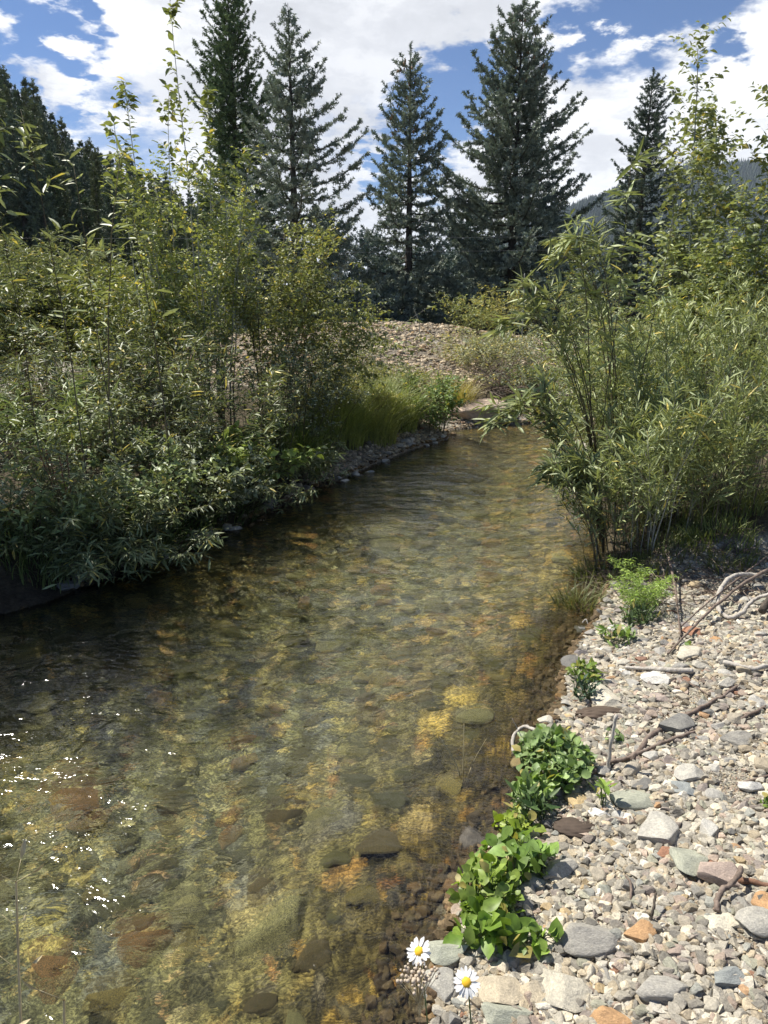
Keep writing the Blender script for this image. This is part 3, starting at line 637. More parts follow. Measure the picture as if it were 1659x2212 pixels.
def stems_arr(r, n, x, y, height, spread, base_r, lean, K=9, curve=1.5, fan=1.0, wg=0.35):
    az = r.uniform(0, 6.283, n); rr = np.sqrt(r.rand(n)) * base_r
    bx = x + rr * np.cos(az); by = y + rr * np.sin(az); bz = hgt(bx, by) - 0.03
    h = height * (r.uniform(0.55, 1.0, n) if n > 3 else np.linspace(1.0, 0.72, n)); az2 = az + r.normal(0, 0.6, n); sp = spread * np.sqrt(r.rand(n)) * fan
    t = np.linspace(0, 1, K)[None, :]
    P = np.zeros((n, K, 3)); wig = r.normal(0, 0.02, (n, K, 2)).cumsum(1) * height * wg
    P[..., 0] = bx[:, None] + (sp * np.cos(az2) + lean[0])[:, None] * t ** curve + wig[..., 0]
    P[..., 1] = by[:, None] + (sp * np.sin(az2) + lean[1])[:, None] * t ** curve + wig[..., 1]
    P[..., 2] = bz[:, None] + h[:, None] * (t - 0.12 * t ** 3)
    P[:, 0, :2] = np.stack([bx, by], -1)
    return P, h
def samp(P, si, t):
    K = P.shape[1]; f = np.clip(t, 0, 0.9999) * (K - 1); i = f.astype(int); fr = (f - i)[:, None]
    A = P[si, i]; B = P[si, i + 1]
    return A * (1 - fr) + B * fr, norm(B - A)
def twigs_arr(r, P, h, nt, t0, length, out, up, droop, K=5, taper=0.7):
    n = len(P); si = np.repeat(np.arange(n), nt); t = t0 + (1 - t0) * r.rand(len(si)) ** 0.85
    p, T = samp(P, si, t); a = r.uniform(0, 6.283, len(si)); o = np.stack([np.cos(a), np.sin(a), np.zeros_like(a)], -1)
    d = norm(T * (1 - out) + o * out + np.array([0, 0, up])); L = length * (1 - taper * t) * r.uniform(0.6, 1.2, len(si))
    u = np.linspace(0, 1, K)[None, :, None]
    W = p[:, None] + d[:, None] * u * L[:, None, None] + np.array([0, 0, -1.0]) * droop * (u ** 2) * L[:, None, None]
    W += r.normal(0, 0.02, W.shape) * u * L[:, None, None] * 2
    return W, L
LB = 1.85
def leaves_on(r, W, L, nl, ll, lw, leaf, c1, c2, yel=0.05, cy_=(0.40, 0.34, 0.08), spread=0.9, hang=0.25, sizevar=0.55):
    n = len(W); si = np.repeat(np.arange(n), nl); t = np.tile((np.arange(nl) + 0.5) / nl, n) + r.uniform(-.3, .3, n * nl) / nl
    p, T = samp(W, si, np.clip(t, 0.02, 1)); sgn = np.where(np.tile(np.arange(nl) % 2, n) == 0, 1.0, -1.0)
    ref = norm(r.normal(0, 0.35, (len(si), 3)) + np.array([0, 0, 1.0])); side = norm(np.cross(T, ref)) * sgn[:, None]
    D = norm(T * (1.1 - spread * 0.5) + side * spread + np.array([0, 0, -hang]) + r.normal(0, 0.28, T.shape))
    U = norm(ref + r.normal(0, 0.35, T.shape)); S = ll * r.uniform(1 - sizevar, 1 + sizevar * 0.6, len(si)); Wd = S * (lw / ll) * r.uniform(.8, 1.15, len(si))
    tv, tf = LEAVES[leaf]; V, Fc = stamp(tv, tf, p, D, U, S, Wd)
    m_ = r.rand(len(si))[:, None]; cc = np.array(c1) * (1 - m_) + np.array(c2) * m_
    yy = r.rand(len(si)) < yel; cc[yy] = np.array(cy_) * r.uniform(.7, 1.1, (yy.sum(), 1))
    cc *= LB * r.uniform(.7, 1.3, (len(si), 1)); g_ = cc.mean(1, keepdims=True); cc = cc * 0.80 + g_ * 0.20
    return V, Fc, np.repeat(cc, len(tv), 0)
def shrub(name, label, cat, x, y, height, spread, ns, nt, nl, leaf, ll, lw, c1, c2, mat=None, smat=None, seed=0, base_r=0.15, lean=(0, 0), t0=0.2, twl=0.45, out=0.6, up=0.15, droop=0.15,
          yel=0.04, cy_=(0.45, 0.36, 0.05), sr=0.006, group=None, curve=1.5, hang=0.25, sides=3, twr=0.0016, taper=0.6, sub=0, wg=0.35, lsp=0.9):
    r = RS(seed + 1000); P, h = stems_arr(r, ns, x, y, height, spread, base_r, lean, curve=curve, wg=wg)
    root = empty(name, (x, y, H1(x, y)), label, cat, group); loc = np.array([x, y, H1(x, y)])
    K = P.shape[1]; R = sr * np.linspace(1, 0.25, K)[None, :] * r.uniform(.6, 1.2, (ns, 1)) * (h / height)[:, None]
    W, L = twigs_arr(r, P, h, nt, t0, twl, out, up, droop, taper=taper)
    allW, allL = W, L
    Rt = twr * np.linspace(1, 0.35, 5)[None, :] * np.ones((len(W), 1))
    parts = [tubes(P - loc, R, sides), tubes(W - loc, Rt, 3)]
    if sub:
        W2, L2 = twigs_arr(r, W, L, sub, 0.25, twl * 0.45, out, up, droop, taper=0.3)
        parts.append(tubes(W2 - loc, twr * 0.7 * np.linspace(1, .4, 5)[None, :] * np.ones((len(W2), 1)), 3))
        allW = np.concatenate([W, W2]); allL = np.concatenate([L, L2])
    V, Fc = merge(*parts); mk('stems', V, Fc, smat or M_stem, root)
    # leaves also at stem tips
    tip = P[:, -3:, :]; tt = np.linspace(0, 1, 5)
    Wt = np.stack([tip[:, 0] * (1 - s_) ** 2 + 2 * tip[:, 1] * s_ * (1 - s_) + tip[:, 2] * s_ ** 2 for s_ in tt], 1)
    allW = np.concatenate([allW, Wt])
    V, Fc, C = leaves_on(r, allW - loc, allL, nl, ll, lw, leaf, c1, c2, yel, cy_, hang=hang, spread=lsp)
    mk('foliage', V, Fc, mat or M_leaf, root, col=C)
    return root
def grass(name, label, x, y, height, rad, n, c1, c2, seed=0, lean=(0, 0), width=0.006, bend=0.5, kind=None, cat='grass', group=None, rxy=(1, 1)):
    r = RS(seed + 3000); a = r.uniform(0, 6.283, n); rr = np.sqrt(r.rand(n)) * rad
    bx = x + rr * np.cos(a) * rxy[0]; by = y + rr * np.sin(a) * rxy[1]; bz = hgt(bx, by) - 0.01
    h = height * r.uniform(.45, 1.0, n); a2 = a + r.normal(0, 1.0, n); b_ = bend * h * r.uniform(.3, 1.2, n); K = 5
    t = np.linspace(0, 1, K)[None, :]
    P = np.stack([bx[:, None] + (b_ * np.cos(a2) + lean[0])[:, None] * t ** 2, by[:, None] + (b_ * np.sin(a2) + lean[1])[:, None] * t ** 2, bz[:, None] + h[:, None] * (t - .25 * t ** 3 * (b_ / h)[:, None])], -1)
    s = np.stack([-np.sin(a2 + r.normal(0, .8, n)), np.cos(a2), np.zeros(n)], -1)[:, None, :] * (width * np.array([1, 1, .85, .55, .05]))[None, :, None] * 0.5
    loc = np.array([x, y, H1(x, y)]); V = np.stack([P - s, P + s], 2) - loc
    I = np.arange(n * K * 2).reshape(n, K, 2); F = np.stack([I[:, :-1, 0], I[:, :-1, 1], I[:, 1:, 1], I[:, 1:, 0]], -1).reshape(-1, 4)
    m_ = r.rand(n)[:, None]; cc = (np.array(c1) * (1 - m_) + np.array(c2) * m_) * r.uniform(.8, 1.2, (n, 1))
    o = mk(name, V.reshape(-1, 3), [F], M_grass, col=np.repeat(cc, K * 2, 0), loc=tuple(loc))
    return tag(o, label, cat, group, kind)

# --- conifers
_b = []
_f = []
for i in range(9):
    a = i * 2.4; u0 = 0.02 + i * 0.1; ca, sa = math.cos(a), math.sin(a); k = len(_b)
    _b += [(0.02 * ca, u0 - .02, 0.02 * sa), (0.02 * ca, u0 + .26, 0.02 * sa), (.42 * ca, u0 + .34, .42 * sa)]; _f.append((k, k + 1, k + 2))
_b += [(-.09, .3, 0), (.09, .3, 0), (0, 1.12, 0)]; _f.append((27, 28, 29))
BRUSH = (np.array(_b), [np.array(_f)])
def conifer_meshes(seed, Ht, Rb, leader=0.6, dens=1.0, blen=0.11, whorl=0.27, asym=0.25, c1=(0.055, 0.085, 0.075), c2=(0.12, 0.165, 0.15), droop=0.25, top_up=0.75, z0=0.05, shape=0.85, side=0.42, per=6, trunk_r=None):
    r = RS(seed); nb = []
    z = z0 * Ht
    azb = r.rand() * 6
    while z < Ht - leader * 0.4:
        f = 1 - z / Ht; L0 = Rb * (f ** shape) * (0.55 + 0.45 * min(1, (z / Ht) * 6 + 0.4))
        k = per if f > 0.15 else 4
        for j in range(k):
            a = azb + j * 6.283 / k + r.normal(0, .25); asy = 1 + asym * math.sin(a * 2 + seed) * (0.6 + .4 * r.rand())
            nb.append((z + r.normal(0, .05), a, max(0.1, L0 * asy * r.uniform(.55, 1.25)), f))
        for j in range(int(k * 0.45)):
            nb.append((z + r.uniform(0, whorl), r.uniform(0, 6.283), max(0.07, L0 * r.uniform(.3, .75)), f))
        azb += 1.1; z += whorl * (0.65 + 0.5 * f) * r.uniform(.8, 1.2)
    nb = np.array(nb); n = len(nb); z, a, L, f = nb.T
    K = 8; t = np.linspace(0, 1, K)[None, :]
    slope = (top_up * (1 - f) ** 1.3 - droop * f)[:, None]
    rad = L[:, None] * t
    zz = z[:, None] + L[:, None] * (slope * t + 0.28 * t ** 2.5 - 0.10 * np.sin(t * math.pi) * f[:, None])
    aa = a[:, None] + r.normal(0, .06, (n, 1)) * t * 2
    P = np.stack([rad * np.cos(aa), rad * np.sin(aa), zz], -1)
    R = (0.006 + 0.012 * L[:, None]) * (1 - 0.8 * t)
    tr = trunk_r or (0.018 * Ht + 0.01); tz = np.linspace(-0.15, Ht, 12); lean = r.normal(0, .008, (12, 2)).cumsum(0) * Ht * .25
    TP = np.stack([lean[:, 0] * 0, lean[:, 1] * 0, tz], -1)[None]; TR = (tr * (1 - tz / Ht * .97).clip(0.03))[None]
    trunkV = tubes(TP, TR, 7); limbV = tubes(P, R, 3)
    # side shoots
    ns = np.maximum(3, (L / (0.085 / dens)).astype(int)); si = np.repeat(np.arange(n), ns); m_ = len(si)
    ts = 0.12 + 0.88 * r.rand(m_) ** 0.8; p, T = samp(P, si, ts); sg = np.where(r.rand(m_) < .5, 1.0, -1.0)
    sd = norm(np.cross(T, np.array([0, 0, 1.0]))) * sg[:, None]
    d = norm(T * 0.75 + sd * r.uniform(.5, 1.1, (m_, 1)) + np.array([0, 0, 1.0]) * r.normal(0.02, .16, (m_, 1)))
    SL = np.clip(L[si] * side * (1.12 - ts) * r.uniform(.5, 1.15, m_), 0.07, 0.75)
    K2 = 3; u = np.linspace(0, 1, K2)[None, :, None]
    S = p[:, None] + d[:, None] * u * SL[:, None, None] + np.array([0, 0, -.12]) * (u ** 2) * SL[:, None, None]
    # brushes along side shoots and main limbs
    nbk = np.maximum(1, np.ceil(SL / (blen * 0.62) * dens).astype(int)); bi = np.repeat(np.arange(m_), nbk)
    bt = r.rand(len(bi)); bp, bT = samp(S, bi, bt)
    bd = norm(bT + r.normal(0, .42, bT.shape) + np.array([0, 0, .10]))
    nb2 = np.maximum(2, np.ceil(L / (blen * .5) * dens).astype(int)); b2 = np.repeat(np.arange(n), nb2); bt2 = 0.05 + .97 * r.rand(len(b2))
    bp2, bT2 = samp(P, b2, bt2); bd2 = norm(bT2 + r.normal(0, .3, bT2.shape) + np.array([0, 0, .15]))
    tip = P[:, -1]; tipd = norm(P[:, -1] - P[:, -2])
    nl = int(leader / (blen * .3)); lp = np.stack([np.zeros(nl), np.zeros(nl), Ht - leader * r.rand(nl)], -1); ld = norm(np.stack([r.normal(0, .5, nl), r.normal(0, .5, nl), np.ones(nl)], -1))
    BP = np.concatenate([bp, bp2, tip, lp]); BD = np.concatenate([bd, bd2, tipd, ld]); ff = np.concatenate([f[si][bi], f[b2], f, np.zeros(nl)])
    U = norm(r.normal(0, 1, BP.shape)); BS = blen * r.uniform(.75, 1.3, len(BP))
    V, Fc = stamp(BRUSH[0], BRUSH[1], BP, BD, U, BS)
    mm = r.rand(len(BP))[:, None]; cc = (np.array(c1) * (1 - mm) + np.array(c2) * mm) * r.uniform(.85, 1.15, (len(BP), 1))
    return trunkV, limbV, (V, Fc, np.repeat(cc, len(BRUSH[0]), 0)), (P, f)
def conifer(name, label, x, y, seed, z=None, group=None, cones=0, cat='spruce', **kw):
    zb = H1(x, y) if z is None else z
    tv, lv, (V, Fc, C), (P, f) = conifer_meshes(seed, **kw)
    root = empty(name, (x, y, zb), label, cat, group)
    mk('trunk', tv[0], tv[1], M_bark, root); mk('limbs', lv[0], lv[1], M_bark, root); mk('needles', V, Fc, M_needle, root, col=C)
    if cones:
        r = RS(seed + 5); top = np.where((f < 0.33) & (f > 0.05))[0]; V0, F0 = ICO1
        cv = V0 * np.array([.024, .024, .06]); cm = None
        for k in range(cones):
            i = top[r.randint(len(top))]; q = P[i, r.randint(4, 8)] + r.normal(0, .03, 3) + np.array([0, 0, -.06])
            if cm is None: oc = mk('cone', cv, [F0], M_cone, root); cm = oc.data
            else: oc = bpy.data.objects.new('cone', cm); COL.objects.link(oc); oc.parent = root
            oc.location = q; oc.rotation_euler = (r.normal(0, .3), r.normal(0, .3), 0)
    return root
def copy_tree(o, loc, rz, s, label, group):
    c = o.copy(); COL.objects.link(c); c.location = loc; c.rotation_euler = (0, 0, rz); c.scale = (s[0], s[0], s[1]); c['label'] = label
    if group: c['group'] = group
    for ch in o.children:
        if ch.name.startswith('cone'): continue
        d = ch.copy(); COL.objects.link(d); d.parent = c
    return c
BLUE1, BLUE2 = (0.10, 0.125, 0.095), (0.36, 0.41, 0.33)
def top_z(px, py, D): return at(px, py, D)[2]
# the five free-standing conifers
xx = at(885, 330, 22)[0]; b0 = H1(xx, 22)
conifer('spruce_tree', 'slender blue spruce in the middle with a bare leader, below the clouds', xx, 22, 31, cones=44, Ht=top_z(885, 100, 22) - b0, Rb=2.35, leader=0.9, c1=BLUE1, c2=BLUE2, shape=0.85, z0=0.03, asym=0.2, droop=0.22, dens=1.05, whorl=0.35, per=6, top_up=0.5, blen=0.12)
xx = at(1120, 230, 23)[0]; b0 = H1(xx, 23)
conifer('spruce_tree', 'largest broad blue spruce right of the middle, its tip cut by the top edge', xx, 23, 32, cones=60, Ht=top_z(1120, 0, 23) - b0, Rb=2.9, leader=0.5, c1=BLUE1, c2=BLUE2, shape=0.72, z0=0.03, asym=0.16, dens=1.15, per=7, droop=0.18, top_up=0.5, blen=0.12, whorl=0.34)
xx = at(628, 200, 20)[0]; b0 = H1(xx, 20)
conifer('spruce_tree', 'tall open blue spruce behind the yellow-green bush with long right-hand boughs', xx, 20, 33, Ht=top_z(628, 6, 20) - b0, Rb=2.75, leader=0.8, c1=BLUE1, c2=BLUE2, shape=0.95, z0=0.04, asym=0.15, dens=1.05, droop=0.2, whorl=0.36, top_up=0.45, blen=0.12)
xx = at(500, 150, 24)[0]; b0 = H1(xx, 24)
conifer('fir_tree', 'tall dark green fir left of the open spruce, its top out of view', xx, 24, 34, cat='fir', Ht=top_z(500, -70, 24) - b0, Rb=1.75, leader=0.4, c1=(0.07, 0.105, 0.05), c2=(0.21, 0.28, 0.13), shape=0.55, z0=0.04, asym=0.15, droop=0.05, top_up=1.0, dens=1.2, side=0.5)
xx = at(1398, 300, 27)[0]; b0 = H1(xx, 27)
conifer('spruce_tree', 'narrow ragged spruce on the right standing against the mountain', xx, 27, 35, Ht=top_z(1398, 152, 27) - b0, Rb=2.0, leader=0.5, c1=(0.065, 0.09, 0.07), c2=(0.16, 0.20, 0.155), shape=0.75, z0=0.04, asym=0.35, droop=0.15, dens=1.0, whorl=0.30, top_up=0.5)
# lower spruces filling in behind
small = conifer('spruce_tree', 'low bushy blue spruce between the open spruce and the middle spruce', at(795, 600, 30)[0], 30, 36, Ht=top_z(795, 488, 30) - 1.2, Rb=2.3, leader=0.4, c1=(0.07, 0.11, 0.10), c2=(0.16, 0.22, 0.20), shape=0.7, dens=0.7, blen=0.15, group='low spruces behind the tall ones')
for (px, py, D, rz, wd, lab) in [(1005, 455, 27, 1.0, 1.0, 'low spruce filling the gap between the middle spruce and the broad spruce'), (700, 470, 25, 2.2, 0.9, 'low dark spruce behind the right boughs of the open spruce'),
                             (1230, 500, 30, 3.9, 0.9, 'low spruce right of the skirt of the broad spruce'), (1330, 560, 34, 5.0, 0.9, 'small spruce below the narrow ragged spruce'), (1500, 520, 32, 0.4, 1.0, 'low spruce behind the pale-stemmed sapling'), (900, 540, 25, 4.4, 1.0, 'low spruce directly under the skirt of the middle spruce'), (1110, 540, 25, 3.0, 1.1, 'low spruce directly under the skirt of the broad spruce'), (600, 520, 26, 1.7, 1.0, 'low spruce hidden behind the yellow-green bushes')]:
    h0 = top_z(795, 488, 30) - 1.2; xx = at(px, 600, D)[0]; hh_ = top_z(px, py, D) - H1(xx, D)
    copy_tree(small, (xx, D, H1(xx, D)), rz, (wd, hh_ / h0), lab, 'low spruces behind the tall ones')

# forested hillside on the left
def hillz(x, y):
    x = np.asarray(x, float); y = np.asarray(y, float)
    tn = np.clip(-x / np.maximum(y, 5), 0, 1.2); ridge = np.interp(tn, [0, .2, .26, .33, .45, .55, .8, 1.2], [-0.5, -0.5, 0.6, 3.3, 8.0, 11.8, 19, 24])
    return 1.0 + ridge * sstep(y, 24, 72) + 0.6 * fbm(x * .15, y * .15, 61, 3) * sstep(y, 25, 40) - 0.7
hx = np.linspace(-130, 5, 110); hy = np.linspace(24, 190, 110); X, Y = np.meshgrid(hx, hy); Z = hillz(X, Y); Z = Z - 1.2 * sstep(X, -12, 4)
I = np.arange(110 * 110).reshape(110, 110); F = np.stack([I[:-1, :-1], I[:-1, 1:], I[1:, 1:], I[1:, :-1]], -1).reshape(-1, 4)
mh, th, oh = newmat('hill_floor'); nn = th.noise(obj_co(th), 1.5, 5, .6)
th.l.new(th.a('ShaderNodeBsdfPrincipled', {'Base Color': th.ramp(nn, [(.3, (0.03, 0.035, 0.018)), (.7, (0.08, 0.08, 0.04))]), 'Roughness': 0.95}).outputs[0], oh.inputs[0])
tag(mk('hill', np.stack([X, Y, Z], -1).reshape(-1, 3), [F], mh), kind='structure')
G1, G2 = (0.06, 0.085, 0.045), (0.18, 0.225, 0.11)
protos = []
r = RS(77)
def skyl(px): return np.interp(px, [-150, 0, 30, 60, 90, 110, 170, 250, 330, 420], [60, 118, 170, 160, 205, 240, 275, 320, 350, 420])
hill_list = []
for row, D in enumerate([31, 38, 46, 55, 64, 73]):
    px = -120 + r.uniform(0, 20)
    while px < 470:
        low = (5 - row) * r.uniform(14, 34)
        hill_list.append((px, skyl(px) + low + r.uniform(-12, 26), D + r.uniform(-3, 3), row)); px += r.uniform(15, 29) * (0.75 + 12.0 / D)
kinds = ['dark', 'olive', 'grey-green']
places = ['high on the left hillside', 'low on the left hillside']
for k in range(3):
    protos.append(conifer('conifer_tree', 'dark conifer on the left hillside', 0, 0, 80 + k, z=0, cat='conifer', Ht=10.0, Rb=[1.9, 1.6, 2.1][k], leader=0.9, c1=[G1, (0.075, 0.09, 0.045), (0.07, 0.095, 0.07)][k], c2=[G2, (0.22, 0.235, 0.10), (0.19, 0.24, 0.17)][k], shape=[1.05, .95, 1.0][k], dens=0.75, blen=0.22, whorl=0.38, per=6, z0=0.06, side=0.45, top_up=0.5, group='conifers on the left hillside'))
used_p = set(); cnt_ = {}; ROWN = ['nearest', 'second', 'third', 'fourth', 'fifth', 'skyline']
for i, (px, py, D, _r) in enumerate(hill_list):
    w_ = at(px, py, D); zt = w_[2]; zb = float(hillz(np.array([w_[0]]), np.array([D]))[0]); Hh = zt - zb
    if Hh < 3: continue
    k = i % 3; s_ = Hh / 10.0; sw = min(1.35, max(0.65, s_)) * r.uniform(.85, 1.1)
    band = 'in the nearest row' if D < 35 else ('in the second row' if D < 42 else ('half way up' if D < 60 else 'on the skyline'))
    side_ = 'at the left edge' if px < 60 else ('left of the tall whip leaves' if px < 180 else ('above the tall willow whip' if px < 300 else 'beside the yellow-green bush'))
    tall_ = 'tall ' if s_ > 1.15 else ('short ' if s_ < 0.8 else ''); row_ = hill_list[i][3]; cnt_[row_] = cnt_.get(row_, 0) + 1; lab = f'{tall_}{kinds[k]} conifer, {ORD[cnt_[row_] - 1]} from the left in the {ROWN[row_]} hillside row'
    if k in used_p: copy_tree(protos[k], (w_[0], D, zb - .2), r.uniform(0, 6.28), (sw, s_), lab, 'conifers on the left hillside')
    else:
        o = protos[k]; o.location = (w_[0], D, zb - .2); o.scale = (sw, sw, s_); o['label'] = lab; used_p.add(k)

# distant mountain and its forest
def mtn(x, y):
    tn = x / y; elev = np.interp(tn, [-.3, .02, .12, .25, .38, .47, .56, .9], [0.0, 0.012, .045, .105, .150, .150, .132, .16])
    return 1200 * elev * sstep(y, 500, 1250) * (1 - 0.25 * sstep(y, 1250, 2200)) + 12 * fbm(x * .006, y * .006, 71, 4) * sstep(y, 500, 1000) + 22 * np.abs(fbm(x * .012 + 2, y * .003, 72, 3)) * sstep(y, 600, 1000) + 1.0
X, Y = np.meshgrid(np.linspace(-500, 1900, 170), np.linspace(450, 2300, 120)); Z = mtn(X, Y) - 1.5
I = np.arange(170 * 120).reshape(120, 170); F = np.stack([I[:-1, :-1], I[:-1, 1:], I[1:, 1:], I[1:, :-1]], -1).reshape(-1, 4)
tag(mk('mountain', np.stack([X, Y, Z], -1).reshape(-1, 3), [F], mh), kind='structure')
n = 26000; r = RS(15); y = r.uniform(520, 1330, n); tn = r.uniform(-.02, .60, n); x = tn * y; z = mtn(x, y) - 2
h_ = r.uniform(9, 20, n); w_ = h_ * r.uniform(.16, .26, n)
ang = np.arange(5) * 2 * math.pi / 5
tv = np.array([(0, 0, 1.0)] + [(math.cos(a), math.sin(a), 0.0) for a in ang]); tf = np.array([(0, 1 + i, 1 + (i + 1) % 5) for i in range(5)])
V = np.stack([x[:, None] + w_[:, None] * tv[None, :, 0], y[:, None] + w_[:, None] * tv[None, :, 1], z[:, None] + h_[:, None] * tv[None, :, 2]], -1)
F = (tf[None] + (np.arange(n) * 6)[:, None, None]).reshape(-1, 3); cc = (np.array((.035, .055, .035)) + r.rand(n, 1) * np.array((.04, .05, .03)))
tag(mk('forest', V.reshape(-1, 3), [F], M_needle, col=np.repeat(cc, 6, 0), smooth=False), 'dense conifer forest covering the distant mountain slope', 'forest', kind='stuff')

# ------------------------------------------------------------------ left bank thicket
YG1, YG2 = (0.11, 0.14, 0.035), (0.23, 0.265, 0.065)       # yellow-green small round leaves
OL1, OL2 = (0.065, 0.085, 0.028), (0.14, 0.165, 0.060)      # olive willow
DG1, DG2 = (0.035, 0.060, 0.018), (0.09, 0.13, 0.038)       # dark green
GG1, GG2 = (0.10, 0.125, 0.070), (0.19, 0.215, 0.125)       # grey green
SWL = (0.085, 0.12, 0.035)
def X_(px, D): return at(px, 800, D)[0]
gl = 'shrubs crowding the left bank'
def sh(name, label, px, D, ztop, **kw):
    x = X_(px, D); z0 = H1(x, D); kw.setdefault('group', gl); kw.setdefault('cat', 'shrub'); cat = kw.pop('cat')
    return shrub(name, label, cat, x, D, ztop - z0, kw.pop('spread', 0.5), **kw)
sh('shrub', 'big yellow-green bush left of the middle, its rounded crown against the sky', 430, 7.8, 3.45, spread=0.62, ns=30, nt=15, nl=7, leaf='ovate', ll=0.050, lw=0.025, c1=YG1, c2=YG2, seed=1, base_r=0.35, t0=0.2, twl=0.50, sub=2, sr=0.011, yel=0.06, smat=M_stem_pale, up=0.4, wg=0.2)
sh('shrub', 'yellow-green bush leaning right beside the big one, reaching toward the dark spruces', 600, 8.2, 2.8, spread=0.6, ns=24, nt=14, nl=7, leaf='ovate', ll=0.050, lw=0.024, c1=(0.10, 0.12, 0.035), c2=(0.19, 0.21, 0.06), seed=2, base_r=0.3, t0=0.2, twl=0.5, sub=2, sr=0.010, yel=0.05, lean=(0.22, 0), up=0.35, wg=0.2)
sh('shrub', 'lower olive bush at the left foot of the big yellow-green bush', 285, 7.4, 2.2, spread=0.6, ns=26, nt=14, nl=8, leaf='ovate', ll=0.055, lw=0.022, c1=(0.08, 0.10, 0.025), c2=(0.17, 0.20, 0.05), seed=3, base_r=0.3, t0=0.2, twl=0.55, sub=2, yel=0.05)
sh('willow_shrub', 'dense fine-leaved willow at the far left with a rounded grey-green crown', 60, 9.2, 2.75, spread=0.9, ns=46, nt=18, nl=10, leaf='simple', ll=0.075, lw=0.014, c1=OL1, c2=(0.17, 0.20, 0.085), seed=4, base_r=0.5, t0=0.3, twl=0.6, sub=2, mat=M_willow, cat='willow')
sh('willow_shrub', 'second fine-leaved willow right of the far left one, partly behind the big bush', 200, 9.6, 2.35, spread=0.8, ns=40, nt=16, nl=10, leaf='simple', ll=0.075, lw=0.015, c1=OL1, c2=OL2, seed=5, base_r=0.5, t0=0.25, twl=0.6, sub=2, mat=M_willow, cat='willow')
sh('willow_shrub', 'fine-leaved willow cut by the left edge of the view', -70, 8.0, 2.3, spread=0.8, ns=40, nt=16, nl=9, leaf='simple', ll=0.08, lw=0.015, c1=OL1, c2=OL2, seed=6, base_r=0.5, t0=0.25, twl=0.6, sub=2, mat=M_willow, cat='willow')
sh('shrub', 'dark-stemmed bush at the right end of the thicket with drooping side branches', 690, 8.6, 2.3, spread=0.55, ns=20, nt=13, nl=8, leaf='ovate', ll=0.055, lw=0.025, c1=(0.085, 0.105, 0.03), c2=(0.18, 0.20, 0.06), seed=7, base_r=0.25, t0=0.2, twl=0.6, sub=1, lean=(0.25, 0), droop=0.4, yel=0.03)
sh('shrub', 'low arching bush reaching over the stream from the right end of the thicket', 700, 8.8, 1.9, spread=0.3, ns=9, nt=12, nl=8, leaf='ovate', ll=0.06, lw=0.024, c1=(0.11, 0.135, 0.045), c2=(0.20, 0.22, 0.08), seed=8, base_r=0.2, t0=0.35, twl=0.5, lean=(0.85, 0), droop=0.5, smat=M_stem_pale)
# tall whips against the sky
def whip(label, px, D, pytop, seed, nl=9, ns=1, spread=0.06, ll=0.07, lw=0.042, t0=0.35, lean=(0, 0), twl=0.55, leaf='ovate', c=(YG1, YG2), smat=None, name='sapling', nt=13, group=None, sr=0.013, mat=None, sub=0, wg=0.13):
    zt = top_z(px, pytop, D); x = at(px, pytop * 0.6 + 300, D)[0]
    return shrub(name, label, 'sapling', x - lean[0] * 0.8, D, (zt - H1(x, D)) / 0.87, spread, ns=ns, nt=nt, nl=nl, leaf=leaf, ll=ll, lw=lw, c1=c[0], c2=c[1], seed=seed, base_r=0.03, t0=t0, twl=twl, out=0.5, up=0.25, droop=0.1, smat=smat or M_stem_pale, sr=sr, taper=0.72, lean=lean, group=group, hang=0.35, mat=mat, sub=sub, wg=wg)
for (px, D, py, sd_, ln, lab) in [(400, 7.6, 8, 11, (-0.05, 0), 'tallest thin sapling whip above the yellow-green bush, reaching the top of the view'), (372, 7.9, 200, 12, (0.12, 0), 'short whip left of the tallest sapling whip'), (305, 7.7, 185, 13, (-0.08, 0), 'leafy whip rising at the left shoulder of the yellow-green bush'),
                                (450, 8.0, 210, 14, (0.05, 0), 'whip directly before the dark fir'), (270, 7.5, 265, 15, (-0.1, 0), 'lowest whip at the left shoulder of the yellow-green bush')]:
    whip(lab, px, D, py, sd_, nl=8, nt=20, twl=0.5, lean=ln, c=((0.09, 0.115, 0.03), (0.17, 0.20, 0.06)), group='whips above the yellow-green bush', t0=0.5)
# tall sparse willow with big leaves in front
for (px, D, py, sd_, ln, lab) in [(100, 4.9, 225, 21, (-0.1, 0), 'tall sparse willow wand with large pale leaves before the hillside'), (170, 5.1, 330, 22, (-0.1, 0), 'large-leaved willow wand right of the tallest one, before the hillside'), (240, 5.3, 350, 23, (0.25, 0), 'willow wand leaning right with hooked leaf tips'), (300, 5.2, 430, 24, (-0.15, 0), 'shorter large-leaved willow wand beside the olive bush'), (30, 5.0, 420, 25, (-0.05, 0), 'large-leaved willow wand near the left edge')]:
    whip(lab, px, D, py, sd_, nl=6, nt=9, ll=0.11, lw=0.020, leaf='long', lean=ln, c=((0.13, 0.16, 0.06), (0.24, 0.27, 0.12)), name='willow_wand', group='large-leaved willow wands', t0=0.4, sr=0.008, twl=0.35, mat=M_willow, smat=M_stem)
